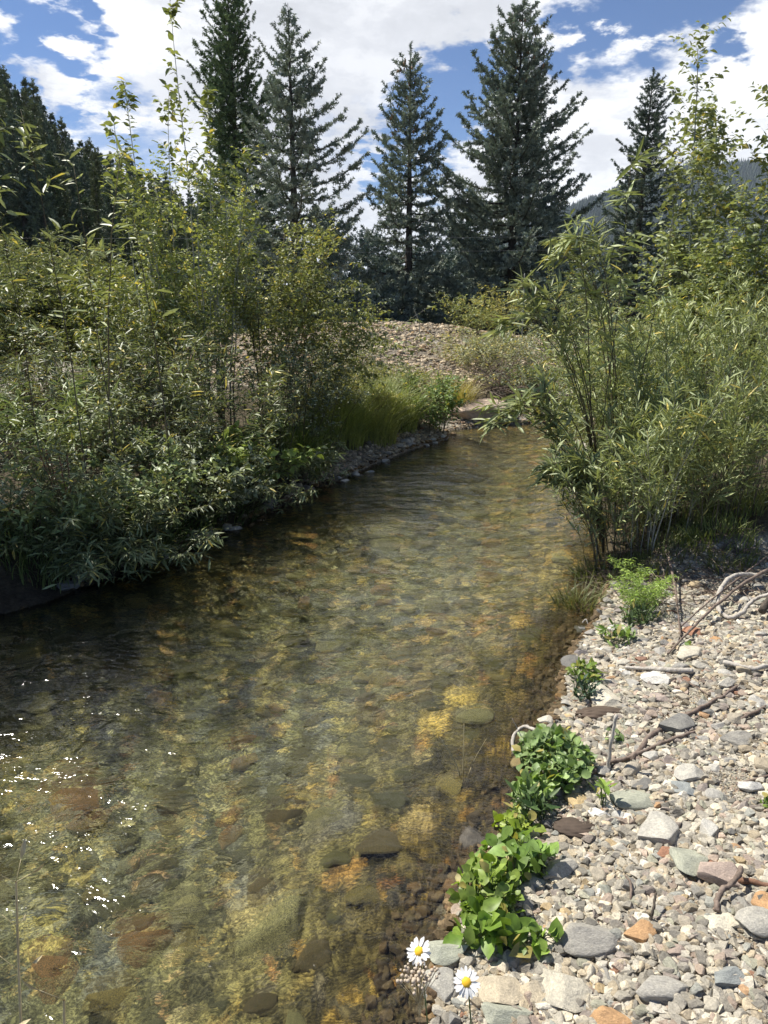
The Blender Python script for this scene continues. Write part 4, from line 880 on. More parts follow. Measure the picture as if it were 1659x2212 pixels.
# mid rows of the left thicket
mid_rows = [(-20, 6.4, 1.75), (70, 6.9, 1.35), (150, 6.2, 1.70), (250, 6.5, 1.45), (330, 6.2, 1.75), (400, 6.6, 1.6), (465, 6.0, 1.55), (540, 6.7, 1.7), (610, 7.2, 1.6), (110, 7.6, 1.6), (360, 7.2, 1.9), (670, 7.8, 1.3)]
lbl = ['brown-stemmed low willow at the left edge of the middle thicket', 'reddish-stemmed low bush in front of the far left willow', 'low willow with pale leaf tips below the willow wands', 'low olive bush below the leaning willow wand', 'small dense bush under the left side of the big bush', 'low willow directly under the big yellow-green bush', 'grey-leaved willow spray standing out before the big bush', 'shady low bush below the right half of the big bush', 'dark low bush near the right end of the thicket', 'thin brown-stemmed bush behind the low row at left', 'narrow willow rising inside the big bush', 'last low bush of the thicket beside the yellow grass']
for i, (px, D, zt) in enumerate(mid_rows):
    redd = i in (0, 1, 9)
    sh('willow_shrub' if i in (0, 2, 5, 6, 10) else 'shrub', lbl[i], px, D, zt, spread=0.38, ns=22, nt=10, nl=7, up=0.35, wg=0.25, lsp=0.7, leaf='long' if i in (2, 5, 6, 10) else 'simple', ll=0.085 if i in (2, 5, 6, 10) else 0.05, lw=0.014 if i in (2, 5, 6, 10) else 0.018,
       c1=[OL1, DG1, GG1][i % 3], c2=[OL2, (0.15, 0.175, 0.06), GG2][i % 3], seed=40 + i, base_r=0.3, t0=0.12, twl=0.36, smat=M_stem_red if redd else M_stem, mat=M_willow, cat='willow' if i in (0, 2, 5, 6, 10) else 'shrub', yel=0.06)
# front row hanging over the water
front = [(-40, 4.75, 1.05, 'long'), (40, 4.75, 0.75, 'long'), (120, 4.85, 0.95, 'long'), (200, 5.0, 0.70, 'long'), (290, 5.25, 0.85, 'long'), (370, 5.55, 0.70, 'simple'), (440, 5.9, 0.75, 'simple'), (60, 5.5, 1.35, 'long'), (180, 5.7, 1.20, 'long'), (320, 5.8, 1.25, 'long')]
lbf = ['long-leaved willow clump cut by the left edge at the water', 'bright long-leaved willow clump second from the left edge at the water', 'grass-like willow clump above the leftmost waterline stones', 'long-leaved willow clump beside the rusty dock spike', 'low willow clump where the left bank begins to curve', 'small-leaved clump over the shaded stones', 'dark leafy clump left of the round-leaved shrub', 'willow clump in the second row at far left', 'willow clump in the second row behind the rusty dock spike', 'willow clump in the second row left of the round-leaved shrub']
for i, (px, D, zt, lf) in enumerate(front):
    if i in (1, 4, 8): lf = 'simple'
    sh('willow_shrub', lbf[i], px, D - 0.22, zt, spread=0.42, lean=(0.08, -0.06), ns=18, nt=8, up=0.3, lsp=0.7, wg=0.3, nl=8, leaf=lf, ll=[0.075, 0.10, 0.085][i % 3] if lf == 'long' else 0.055, lw=[0.011, 0.014, 0.012][i % 3] if lf == 'long' else 0.026, c1=[GG1, (0.09, 0.13, 0.035), OL1][i % 3], c2=[GG2, (0.18, 0.23, 0.075), (0.17, 0.20, 0.08)][i % 3],
       seed=60 + i, base_r=0.2, t0=0.12, twl=0.28, mat=M_willow, cat='willow', sr=0.004, group='low willows along the left waterline', yel=0.02, droop=0.15)
sh('shrub', 'bright round-leaved shrub low over the water below the big bush', 520, 6.25, 0.72, spread=0.4, ns=20, nt=9, nl=6, leaf='ovate', ll=0.075, lw=0.045, c1=(0.14, 0.20, 0.035), c2=(0.27, 0.33, 0.07), seed=75, base_r=0.22, t0=0.2, twl=0.3, yel=0.0, lean=(0.12, -0.1))
for i, (px, D, hh_, rr_, n_, c_, lab) in enumerate([(30, 4.55, 0.5, 0.28, 700, ((.07, .10, .03), (.17, .21, .08)), 'tuft of bank grass drooping to the water at the far left'), (140, 4.75, 0.48, 0.28, 700, ((.06, .09, .03), (.15, .19, .07)), 'tuft of bank grass below the rusty dock spike'),
        (240, 4.95, 0.42, 0.25, 600, ((.06, .09, .03), (.15, .19, .07)), 'tuft of bank grass above the flat orange cobble'), (340, 5.35, 0.40, 0.28, 600, ((.05, .08, .025), (.12, .16, .05)), 'shaded grass tuft at the curve of the left bank'), (450, 5.9, 0.35, 0.25, 400, ((.05, .08, .025), (.12, .15, .05)), 'shaded grass tuft by the pale wet stones'),
        (640, 7.2, 0.5, 0.30, 900, ((.09, .13, .03), (.20, .25, .07)), 'dark green grass left of the yellow grass'), (720, 8.2, 0.62, 0.35, 1300, ((.16, .20, .05), (.34, .38, .12)), 'yellow-green grass clump above the pale shelf of stones'), (790, 8.6, 0.62, 0.35, 1300, ((.17, .20, .06), (.36, .38, .14)), 'tall pale grass clump left of the dark green bush'),
        (850, 9.2, 0.62, 0.30, 1200, ((.13, .17, .04), (.28, .32, .09)), 'fresh green grass clump directly left of the dark green bush'), (990, 10.6, 0.5, 0.22, 500, ((.22, .20, .06), (.38, .33, .13)), 'dry grass tuft behind the low boulder')]):
    x = X_(px, D); grass('grass_tuft', lab, x + (0.1 if i < 5 else 0), D - (0.16 if i < 5 else 0), hh_ * (0.75 if i < 5 else 1), rr_, n_ if i >= 5 else n_ // 2, np.array(c_[0]) * 1.3, np.array(c_[1]) * 1.3, seed=i, width=0.007, bend=0.9, lean=(0.1, -0.08) if i < 5 else (0, 0), cat='grass tuft', group='grass tufts on the left bank')
sh('shrub', 'dark green leafy bush at the water point before the boulder', 930, 9.45, 0.92, spread=0.30, ns=30, nt=10, nl=9, leaf='ovate', ll=0.045, lw=0.022, c1=(0.07, 0.12, 0.025), c2=(0.15, 0.22, 0.05), seed=90, base_r=0.2, t0=0.08, twl=0.28)
sh('goldenrod', 'yellowish goldenrod clump above the stone shelf', 770, 8.9, 0.85, spread=0.4, ns=40, nt=6, nl=9, leaf='simple', ll=0.05, lw=0.012, c1=(0.19, 0.19, 0.04), c2=(0.36, 0.34, 0.10), seed=91, base_r=0.35, t0=0.3, twl=0.2, sr=0.003, cat='wildflower')
sh('shrub', 'small olive bush behind the yellow grass', 830, 9.9, 0.95, spread=0.35, ns=22, nt=9, nl=8, leaf='simple', ll=0.05, lw=0.018, c1=OL1, c2=(0.18, 0.20, 0.07), seed=92, base_r=0.25, t0=0.15, twl=0.3)
for (px, D, zt, sd_, lab) in [(-235, 4.45, 3.3, 95, 'tall bank willow just left of the view shading the near water')]:
    sh('willow_shrub', lab, px, D, zt, spread=0.6, ns=36, nt=14, nl=9, leaf='long', ll=0.09, lw=0.020, c1=SWL, c2=OL2, seed=sd_, base_r=0.3, t0=0.4, twl=0.5, mat=M_willow, cat='willow', sub=1)
for i, (px, D, zt, lab) in enumerate([(-10, 4.35, 0.45, 'hanging willow fringe at the far left waterline'), (90, 4.40, 0.42, 'hanging willow fringe below the bright clump'), (190, 4.50, 0.50, 'hanging willow fringe over the flat orange cobble'), (300, 4.80, 0.42, 'hanging willow fringe where the bank starts to curve'), (560, 6.05, 0.5, 'hanging fringe right of the round-leaved shrub'), (650, 6.8, 0.55, 'hanging fringe at the right end of the thicket')]):
    sh('willow_shrub', lab, px, D, zt, spread=0.35, ns=16, nt=7, nl=7, leaf='long', ll=0.075, lw=0.012, c1=OL1, c2=(0.18, 0.21, 0.08), seed=400 + i, base_r=0.16, t0=0.15, twl=0.24, mat=M_willow, cat='willow', sr=0.003, lean=(0.10, -0.08), droop=0.4, group='low willows along the left waterline')
# across the stream
gb = 'scrub on the far gravel mound'
for i, (px, D, zt, sp_, lf, c1, c2, nm, lab) in enumerate([
        (1080, 13.0, 1.35, 0.6, 'simple', GG1, (0.26, 0.27, 0.17), 'scrub_bush', 'grey-green scrub at the left end of the far right bank'), (1150, 12.4, 1.3, 0.6, 'simple', GG1, (0.27, 0.28, 0.18), 'scrub_bush', 'grey-green scrub beside the willow sprays on the far bank'),
        (1240, 12.8, 1.5, 0.7, 'simple', GG1, GG2, 'scrub_bush', 'grey-green scrub glimpsed behind the willow sprays'), (1340, 12.6, 1.6, 0.7, 'simple', GG1, GG2, 'scrub_bush', 'grey-green scrub behind the tall willow on the right'),
        (1440, 12.3, 1.7, 0.7, 'simple', OL1, GG2, 'scrub_bush', 'olive scrub behind the right willow thicket'), (1560, 12.4, 1.7, 0.8, 'simple', OL1, GG2, 'scrub_bush', 'olive scrub at far right behind the thicket'),
        (1120, 11.4, 0.75, 0.4, 'simple', OL1, GG2, 'scrub_bush', 'low dark bush on the far shore right of the twig pile'), (1190, 11.3, 0.85, 0.5, 'simple', DG1, OL2, 'scrub_bush', 'dark low bush overhanging the far water edge'),
        (1300, 11.3, 0.9, 0.5, 'simple', DG1, OL2, 'scrub_bush', 'dark low bush on the far shore behind the willow'), (1000, 15.5, 1.95, 0.5, 'ovate', (0.10, 0.13, 0.035), (0.22, 0.24, 0.07), 'scrub_bush', 'small yellow-leaved bush before the skirt of the spruces'),
        (1065, 16.0, 2.15, 0.5, 'ovate', (0.14, 0.15, 0.04), (0.28, 0.26, 0.07), 'scrub_bush', 'golden-leaved small bush before the broad spruce'), (1180, 15.0, 2.5, 0.8, 'simple', (0.08, 0.11, 0.035), (0.19, 0.23, 0.09), 'scrub_bush', 'taller green bush at the right foot of the broad spruce'),
        (1260, 14.5, 2.7, 0.8, 'simple', (0.08, 0.11, 0.035), (0.18, 0.21, 0.08), 'scrub_bush', 'green bush between the broad spruce and the willow top'), (1010, 13.5, 1.25, 0.5, 'simple', (0.12, 0.13, 0.05), (0.26, 0.25, 0.11), 'scrub_bush', 'thin scrub on the right shoulder of the mound'),
        (730, 13.0, 1.15, 0.6, 'simple', OL1, GG2, 'scrub_bush', 'low scrub on the left slope of the mound'),
        (760, 11.2, 0.85, 0.5, 'simple', OL1, (0.2, 0.2, 0.09), 'scrub_bush', 'low scrub at the left foot of the mound'), (880, 11.0, 0.8, 0.4, 'simple', (0.12, 0.14, 0.05), (0.25, 0.26, 0.11), 'scrub_bush', 'low scrub in front of the mound behind the dark green bush'),
        (1040, 12.6, 1.15, 0.6, 'simple', (0.13, 0.14, 0.07), (0.27, 0.27, 0.15), 'scrub_bush', 'grey-yellow scrub directly behind the twig heap'), (700, 10.6, 0.9, 0.6, 'simple', OL1, (0.22, 0.22, 0.10), 'scrub_bush', 'olive scrub behind the right end of the thicket')]):
    sh(nm, lab, px, D, zt, spread=sp_, ns=24, nt=10, nl=7, leaf=lf, ll=0.055, lw=0.022, c1=c1, c2=c2, seed=110 + i, base_r=0.35, t0=0.12, twl=0.4, yel=0.06, group=gb, sr=0.005)
# bare twig pile on the far shore
def twigpile(name, label, cat, x, y, z0, n, L, rad, sr, mat, seed, up=0.6, K=6, dirv=(0, 0)):
    r = RS(seed); a = r.uniform(0, 6.283, n); rr = rad * np.sqrt(r.rand(n)); b_ = np.stack([x + rr * np.cos(a), y + rr * np.sin(a)], -1)
    bz = hgt(b_[:, 0], b_[:, 1]) - 0.02 + r.rand(n) * z0; a2 = r.uniform(0, 6.283, n); t = np.linspace(0, 1, K)[None, :, None]
    d = norm(np.stack([np.cos(a2) + dirv[0], np.sin(a2) + dirv[1], np.abs(r.normal(0, up, n))], -1)); Ls = L * r.uniform(.4, 1.1, n)
    P = np.concatenate([b_, bz[:, None]], 1)[:, None] + d[:, None] * t * Ls[:, None, None] + r.normal(0, .03, (n, K, 3)).cumsum(1) * t * Ls[:, None, None] + np.array([0, 0, -.25]) * (t ** 2) * Ls[:, None, None]
    P[..., 2] = np.maximum(P[..., 2], hgt(P[..., 0].ravel(), P[..., 1].ravel()).reshape(P.shape[:2]) + 0.003)
    loc = np.array([x, y, H1(x, y)]); V, F = tubes(P - loc, sr * np.linspace(1, .3, K)[None, :] * r.uniform(.5, 1.3, (n, 1)), 3)
    return tag(mk(name, V, F, mat, loc=tuple(loc)), label, cat)
twigpile('brushwood', 'heap of bare grey twigs on the far shore behind the boulder', 'brushwood', X_(1070, 11.3), 11.3, 0.15, 170, 0.9, 0.40, 0.006, M_drift_brown, 3, up=0.7)
twigpile('brushwood', 'thin bare dead stems standing among the scrub left of the mound top', 'brushwood', X_(900, 11.6), 11.6, 0.05, 45, 0.7, 0.5, 0.006, M_drift_brown, 4, up=1.6)
# thin bare sticks at the far end
def stick(name, label, cat, pts, r0, r1, mat, sides=6, seed=0, jig=0.15, group=None, K=None, rest=None):
    pts = np.array(pts, float); K = K or max(10, len(pts) * 5); s = np.linspace(0, len(pts) - 1, K); i = np.minimum(s.astype(int), len(pts) - 2); f = (s - i)[:, None]
    p0 = pts[np.maximum(i - 1, 0)]; p1 = pts[i]; p2 = pts[i + 1]; p3 = pts[np.minimum(i + 2, len(pts) - 1)]
    P = 0.5 * ((2 * p1) + (-p0 + p2) * f + (2 * p0 - 5 * p1 + 4 * p2 - p3) * f ** 2 + (-p0 + 3 * p1 - 3 * p2 + p3) * f ** 3)
    r = RS(seed + 50); P += r.normal(0, r0 * jig, P.shape); R = np.linspace(r0, r1, K) * r.uniform(.85, 1.15, K)
    loc = P[0].copy(); V, F = tubes((P - loc)[None], R[None], sides)
    if sides != 4 and sides != 3:
        n = K * sides; V = np.concatenate([V, (P[0] - loc)[None], (P[-1] - loc)[None]])
        F = F + [np.array([(n, (j + 1) % sides, j) for j in range(sides)]), np.array([(n + 1, (K - 1) * sides + j, (K - 1) * sides + (j + 1) % sides) for j in range(sides)])]
    return tag(mk(name, V, F, mat, loc=tuple(loc)), label, cat, group)
b = at(1127, 712, 14); z0 = H1(b[0], 14); stick('stake', 'thin pale upright stake before the broad spruce', 'stake', [(b[0], 14, z0 - .1), (b[0] + .01, 14, z0 + .7), (b[0], 14, top_z(1127, 590, 14))], 0.013, 0.009, M_stem_pale)
b = at(905, 712, 15); z0 = H1(b[0], 15); stick('dead_stem', 'single bent pale dead stem on the mound crest', 'stem', [(b[0], 15, z0 - .1), (b[0], 15, z0 + .25), (b[0] - .12, 15, z0 + .55)], 0.012, 0.006, M_stem_pale)
# ------------------------------------------------------------------ right bank
gr_ = 'sandbar willows on the right bank'
SW1, SW2 = (0.11, 0.145, 0.045), (0.25, 0.285, 0.11)
rt = [(1385, 4.75, 1.10, (-0.12, 0), 'leaning sandbar willow clump nearest the stream at the end of the gravel bar'), (1430, 4.7, 1.45, (-0.15, 0), 'sandbar willow clump above the feathery green tuft'), (1530, 4.75, 1.5, (0, 0), 'sandbar willow clump above the curled white root'),
      (1640, 4.9, 1.6, (0, 0), 'sandbar willow clump at the right edge near the bar'), (1385, 5.5, 1.6, (-0.35, 0), 'tall willow clump arching far out over the stream'), (1420, 5.6, 1.95, (-0.25, 0), 'tall willow clump in the second row at left'),
      (1520, 5.7, 1.9, (0.0, 0), 'tall willow clump in the second row at centre'), (1640, 5.8, 2.0, (0.1, 0), 'tall willow clump in the second row at the right edge'), (1370, 6.6, 1.6, (-0.30, 0), 'willow clump leaning over the stream farther up'),
      (1400, 7.0, 1.9, (-0.2, 0), 'willow clump in the back row beside the stream'), (1520, 7.2, 2.0, (0, 0), 'willow clump in the back row at centre'), (1650, 7.3, 2.3, (0, 0), 'willow clump in the back row at the right edge'), (1370, 8.2, 1.6, (-0.2, 0), 'farthest willow clump on the right bank at the bend')]
for i, (px, D, zt, ln, lab) in enumerate(rt):
    sh('willow_shrub', lab, px, D, zt, spread=0.36, ns=27, nt=8, nl=9, leaf='long', ll=0.072 + 0.014 * (i % 3), lw=0.0115, up=0.45, out=0.5, hang=0.0, lsp=0.6, smat=M_stem_pale if i % 3 == 1 else M_stem, c1=SW1, c2=SW2, seed=140 + i, base_r=0.30, t0=0.16, twl=0.34, lean=(ln[0] * 0.75, 0), mat=M_willow, cat='willow', group=gr_, droop=0.05, sr=0.005, yel=0.03, wg=0.22)
whip('tallest big-leaved willow wand on the right, its tip before the sky', 1325, 5.2, 345, 170, nl=9, nt=12, ll=0.13, lw=0.022, leaf='long', c=((0.13, 0.17, 0.05), (0.25, 0.29, 0.11)), name='willow_wand', group='large-leaved willow wands', t0=0.35, sr=0.008, twl=0.35, mat=M_willow, smat=M_stem)
whip('shorter big-leaved willow wand just left of the tallest right-hand one', 1255, 5.4, 480, 171, nl=8, nt=9, ll=0.12, lw=0.020, leaf='long', c=((0.13, 0.17, 0.05), (0.25, 0.29, 0.11)), name='willow_wand', group='large-leaved willow wands', t0=0.45, sr=0.008, twl=0.35, mat=M_willow, smat=M_stem, lean=(-0.3, 0))
whip('big-leaved willow wand right of the tallest, before the narrow spruce', 1400, 5.3, 470, 172, nl=8, nt=10, ll=0.12, lw=0.018, leaf='long', c=((0.13, 0.17, 0.05), (0.25, 0.29, 0.11)), name='willow_wand', group='large-leaved willow wands', t0=0.4, sr=0.008, twl=0.35, mat=M_willow, smat=M_stem, lean=(0.1, 0))
# sprays reaching over the water
for i, (b0x, D, ex, ez, lab) in enumerate([(1330, 5.4, at(1105, 690, 5.2)[0], at(1105, 690, 5.2)[2], 'long willow spray reaching left over the stream before the far bank'), (1330, 5.2, at(1085, 890, 5.0)[0], at(1085, 890, 5.0)[2], 'low willow spray hanging over the far end of the water'), (1340, 4.9, at(1190, 1010, 4.8)[0], at(1190, 1010, 4.8)[2], 'lowest willow spray dipping toward the water beside the right bank'), (1360, 5.6, at(1210, 560, 5.4)[0], at(1210, 560, 5.4)[2], 'upper willow spray reaching left before the broad spruce')]):
    x0 = X_(b0x, D); z0 = H1(x0, D); r = RS(200 + i); root = empty('willow_spray', (x0, D, z0), lab, 'willow', 'willow sprays over the stream')
    n = 5; t = np.linspace(0, 1, 9)[None, :]; P = np.zeros((n, 9, 3)); jx = r.normal(0, .10, (n, 3)); jx[0] = 0
    P[..., 0] = x0 + (ex - x0 + jx[:, :1]) * t ** 1.3; P[..., 1] = D - 0.2 * t + jx[:, 1:2] * t; P[..., 2] = z0 + (ez - z0 + jx[:, 2:3]) * np.sin(t * 1.75) / math.sin(1.75)
    loc = np.array([x0, D, z0]); W, L = twigs_arr(r, P, np.ones(n), 9, 0.40, 0.30, .5, .15, .1)
    V, F = merge(tubes(P - loc, 0.006 * np.linspace(1, .3, 9)[None, :] * np.ones((n, 1)), 4), tubes(W - loc, 0.0018 * np.ones((len(W), 5)), 3)); mk('stems', V, F, M_stem, root)
    V, F, C = leaves_on(r, np.concatenate([W, P[:, -5:]]) - loc, L, 7, 0.14, 0.020, 'long', (0.12, 0.15, 0.055), (0.24, 0.27, 0.11), 0.02, spread=0.6, hang=0.1); mk('foliage', V, F, M_willow, root, col=C)
# pale-stemmed saplings at right
for (px, D, py, sd_, ns_, lab) in [(1530, 9.2, 100, 181, 3, 'tall pale-stemmed sapling on the right standing above the thicket'), (1645, 9.0, 225, 182, 3, 'pale-stemmed sapling cut by the right edge'), (1590, 9.6, 260, 183, 2, 'middle sapling between the two tall pale-stemmed ones'), (1480, 9.4, 330, 184, 2, 'lower sapling left of the tall pale-stemmed one')]:
    whip(lab, px, D, py, sd_, nl=9, ns=ns_, spread=0.40, ll=0.075, lw=0.046, t0=0.30, twl=0.95, nt=34, sub=1, c=((0.10, 0.125, 0.05), (0.19, 0.22, 0.09)), name='sapling', group='pale-stemmed saplings on the right', sr=0.018)
for (px, D, zt, sd_, lab) in [(1560, 8.4, 2.9, 191, 'leafy bush at the feet of the tall pale-stemmed sapling'), (1650, 8.2, 3.2, 192, 'high leafy bush at the right edge below the cut sapling'), (1470, 8.8, 2.5, 193, 'leafy green bush behind the willow wand tips')]:
    sh('shrub', lab, px, D, zt, spread=0.6, ns=24, nt=14, nl=8, leaf='ovate', ll=0.06, lw=0.034, c1=(0.09, 0.12, 0.035), c2=(0.19, 0.22, 0.07), seed=sd_, base_r=0.3, t0=0.25, twl=0.55, sub=1, group='leafy bushes at the back of the right bank')
# undergrowth
for i, (px, D, hh_, rr_, n_, c_, lab) in enumerate([(1470, 4.38, 0.16, 0.22, 400, ((.10, .14, .04), (.24, .26, .10)), 'short grass on the turf edge above the exposed roots'), (1600, 4.42, 0.18, 0.25, 500, ((.12, .16, .04), (.28, .32, .10)), 'bright short grass above the curled white root'), (1350, 4.45, 0.18, 0.2, 260, ((.10, .14, .04), (.22, .25, .09)), 'grass at the water side of the feathery tuft'),
        (1650, 5.0, 0.28, 0.3, 420, ((.13, .17, .05), (.3, .33, .12)), 'tall grass at the right edge under the willows'), (1480, 4.9, 0.22, 0.3, 350, ((.11, .14, .04), (.25, .28, .10)), 'shaded grass under the willow stems'), (1290, 4.05, 0.18, 0.14, 160, ((.12, .14, .05), (.25, .26, .12)), 'thin grass trailing into the water beside the bar')]):
    grass('grass_tuft', lab, X_(px, D), D, hh_, rr_, n_, c_[0], c_[1], seed=40 + i, width=0.006, bend=0.8, cat='grass tuft', group='grass tufts on the right bank')
print('bushes ok')

# ------------------------------------------------------------------ details on the gravel bar
def lay(pts_px, lift=0.01):
    out = []
    for p in pts_px:
        g = gp(p[0], p[1]); out.append((g[0], g[1], g[2] + lift + (p[2] if len(p) > 2 else 0)))
    return out
gs_ = 'driftwood sticks on the gravel bar'
stick('driftwood_stick', 'bleached straight stick ending at the brightest white stone', 'stick', lay([(1350, 1452), (1400, 1455), (1450, 1458), (1495, 1460)], .025), 0.009, 0.013, M_drift, group=gs_, seed=1)
stick('driftwood_stick', 'bleached stick running to the right edge from the beige oval stone', 'stick', lay([(1560, 1443), (1610, 1455), (1640, 1456), (1690, 1442)], .03), 0.011, 0.009, M_drift, group=gs_, seed=2)
stick('fallen_branch', 'knobbly brown branch lying diagonally across the middle of the bar', 'branch', lay([(1365, 1650), (1405, 1600), (1450, 1565), (1500, 1545), (1545, 1520), (1595, 1490)], .018), 0.012, 0.007, M_drift_brown, group=gs_, seed=3, jig=.25)
stick('fallen_branch', 'long thin brown branch below the knobbly one, pointing at the leafy clump', 'branch', lay([(1245, 1700), (1310, 1660), (1375, 1640), (1440, 1610), (1500, 1590)], .02), 0.009, 0.006, M_drift_brown, group=gs_, seed=4)
stick('driftwood_stick', 'pale upright stick standing at the fork of the thin branch', 'stick', [lay([(1312, 1668)])[0], tuple(np.array(lay([(1312, 1668)])[0]) + (0.005, 0.01, .10)), tuple(np.array(lay([(1312, 1668)])[0]) + (0.02, 0.02, .22))], 0.008, 0.006, M_drift, group=gs_, seed=5)
stick('driftwood_stick', 'dark thin stick under the brown-tan stone at the right', 'stick', lay([(1600, 1560), (1640, 1540), (1700, 1505)], .015), 0.007, 0.005, M_drift_brown, group=gs_, seed=6)
stick('driftwood_stick', 'reddish stick at the right edge beside the pinkish boulder', 'stick', lay([(1590, 1912), (1625, 1918), (1690, 1935)], .02), 0.009, 0.006, M_stem_red, group=gs_, seed=7)
stick('driftwood_stick', 'curved brown twig hooked around the blocky grey stone', 'stick', lay([(1545, 1985, .01), (1548, 1960, .02), (1575, 1940, .03), (1592, 1925, .04), (1595, 1905, .03)], .02), 0.009, 0.007, M_drift_brown, group=gs_, seed=8)
stick('driftwood_stick', 'short dark twig upright in the lower gravel', 'stick', lay([(1405, 2000, 0), (1408, 1985, .03), (1412, 1965, .05)], .01), 0.005, 0.003, M_bark, group=gs_, seed=9)
stick('driftwood_stick', 'thin curved twig right of the lower weed clump', 'stick', lay([(1362, 1950), (1360, 1925, .02), (1350, 1905, .01)], .01), 0.004, 0.003, M_drift_brown, group=gs_, seed=10)
stick('driftwood_stick', 'thin forked twig beside the cream angular stone', 'stick', lay([(1375, 1595), (1410, 1575), (1450, 1560)], .012), 0.005, 0.003, M_drift_brown, group=gs_, seed=11)
stick('driftwood_stick', 'slim twig across the upper gravel above the brightest white stone', 'stick', lay([(1420, 1455), (1480, 1480), (1530, 1510)], .02), 0.005, 0.003, M_drift_brown, group=gs_, seed=12)
stick('driftwood_stick', 'dry twig on the right edge by the half-buried grey stone', 'stick', lay([(1590, 1700), (1630, 1690), (1690, 1670)], .012), 0.005, 0.004, M_drift_brown, group=gs_, seed=13)
# curled white root
c = lay([(1575, 1300)])[0]
pts = [(1640, 1275, .08), (1590, 1280, .10), (1556, 1300, .09), (1548, 1325, .04), (1570, 1345, .02), (1600, 1340, .03), (1620, 1328, .07), (1660, 1326, .10), (1720, 1330, .10)]
stick('curled_root', 'thick curled whitish root looping out of the bank at the right', 'root', lay(pts, .01), 0.014, 0.009, M_drift, seed=20, sides=8, K=50, jig=.12)
stick('exposed_root', 'long brown root slanting down the bank from the grass to the stones', 'root', lay([(1720, 1240, .10), (1620, 1290, .10), (1540, 1340, .06), (1480, 1390, .03), (1440, 1425, .01)], .02), 0.011, 0.005, M_drift_brown, seed=21, group='exposed roots at the bank step')
stick('exposed_root', 'second thinner brown root beside the long slanting one', 'root', lay([(1660, 1235, .10), (1590, 1285, .08), (1520, 1335, .06), (1470, 1372, .03)], .02), 0.006, 0.004, M_drift_brown, seed=22, group='exposed roots at the bank step')
stick('exposed_root', 'thin root dropping from the willow base past the feathery tuft', 'root', lay([(1440, 1245, .10), (1455, 1290, .05), (1462, 1340, .03), (1468, 1385, .01)], .02), 0.008, 0.004, M_drift_brown, seed=23, group='exposed roots at the bank step')
stick('exposed_root', 'gnarled dark root stump at the right edge under the turf', 'root', lay([(1640, 1345, .05), (1670, 1330, .10), (1700, 1350, .12), (1740, 1330, .1)], .02), 0.020, 0.024, M_bark, seed=24, group='exposed roots at the bank step', jig=.3, sides=8)
twigpile('root_mat', 'tangled mat of dead brown roots and straw on the bank step under the willows', 'root mat', X_(1520, 4.25), 4.25, 0.06, 520, 0.34, 0.50, 0.0028, M_drift_brown, 31, up=0.25)
twigpile('root_mat', 'straw-coloured root tangle along the bar edge left of the slanting root', 'root mat', X_(1420, 4.22), 4.18, 0.03, 240, 0.26, 0.26, 0.0022, M_dry, 32, up=0.2)
twigpile('root_mat', 'brown trailing rootlets in the shallows below the willow', 'root mat', X_(1245, 3.75) , 3.75, 0.01, 120, 0.16, 0.20, 0.0016, M_drift_brown, 33, up=0.15)
twigpile('root_mat', 'fine rootlets at the water edge left of the big leafy clump', 'root mat', X_(1110, 2.45), 2.45, 0.01, 90, 0.12, 0.14, 0.0014, M_drift_brown, 34, up=0.15)
# curved root and dry twigs in the shallows
stick('curled_root', 'small arched pale root rising from the shallows beside the yellowish stone', 'root', lay([(1108, 1640, 0), (1108, 1615, .03), (1130, 1602, .05), (1160, 1608, .04), (1195, 1622, .01)], .02), 0.008, 0.007, M_drift, seed=25, K=26)
def upright(name, label, cat, px, py, hgt_, lean, r0, mat, seed, zb=None, group=None):
    g = gp(px, py, zb); pts = [(g[0], g[1], g[2] - .03), (g[0] + lean[0] * .4, g[1] + lean[1] * .4, g[2] + hgt_ * .5), (g[0] + lean[0], g[1] + lean[1], g[2] + hgt_)]
    return stick(name, label, cat, pts, r0, r0 * .4, mat, seed=seed, group=group, sides=4)
gd = 'dry twigs rising from the shallows'
upright('dry_twig', 'straight thin dry twig standing in the water off the bar', 'twig', 1000, 1690, 0.24, (0.0, 0.03), 0.0022, M_dry, 41, -0.05, gd)
upright('dry_twig', 'leaning dry twig left of the straight one in the water', 'twig', 1005, 1700, 0.20, (-0.10, 0.03), 0.0022, M_dry, 42, -0.05, gd)
upright('dry_twig', 'dry twig leaning right over the shallows', 'twig', 1000, 1700, 0.18, (0.09, 0.05), 0.0018, M_dry, 43, -0.05, gd)
upright('dry_twig', 'pale twig sticking out above the small arched root', 'twig', 1145, 1645, 0.16, (-0.07, 0.05), 0.003, M_drift, 44, 0.0, gd)
stick('dry_twig', 'tiny star-shaped pale twig stranded on the water below the willow', 'twig', [tuple(gp(1258, 1345, 0.01)), tuple(gp(1266, 1338, 0.03)), tuple(gp(1270, 1348, 0.01))], 0.004, 0.003, M_drift, seed=45)
# patches of dark earth heaped by the waterline
for (px, py, s_, lab, sd_) in [(1300, 1545, (0.14, 0.06, 0.035), 'small heap of dark moist earth below the cream angular stone', 1), (1245, 1790, (0.09, 0.06, 0.025), 'patch of dark earth below the big leafy clump', 2)]:
    g = gp(px, py); V, F = stone_shape(900 + sd_, ico(5), 3, (.9, 1.0), 0.10)
    o = mk('earth_heap', V * np.array(s_), [F], M_rock, loc=(g[0], g[1], g[2])); o.color = (0.10, 0.074, 0.055, 1); tag(o, lab, 'earth')
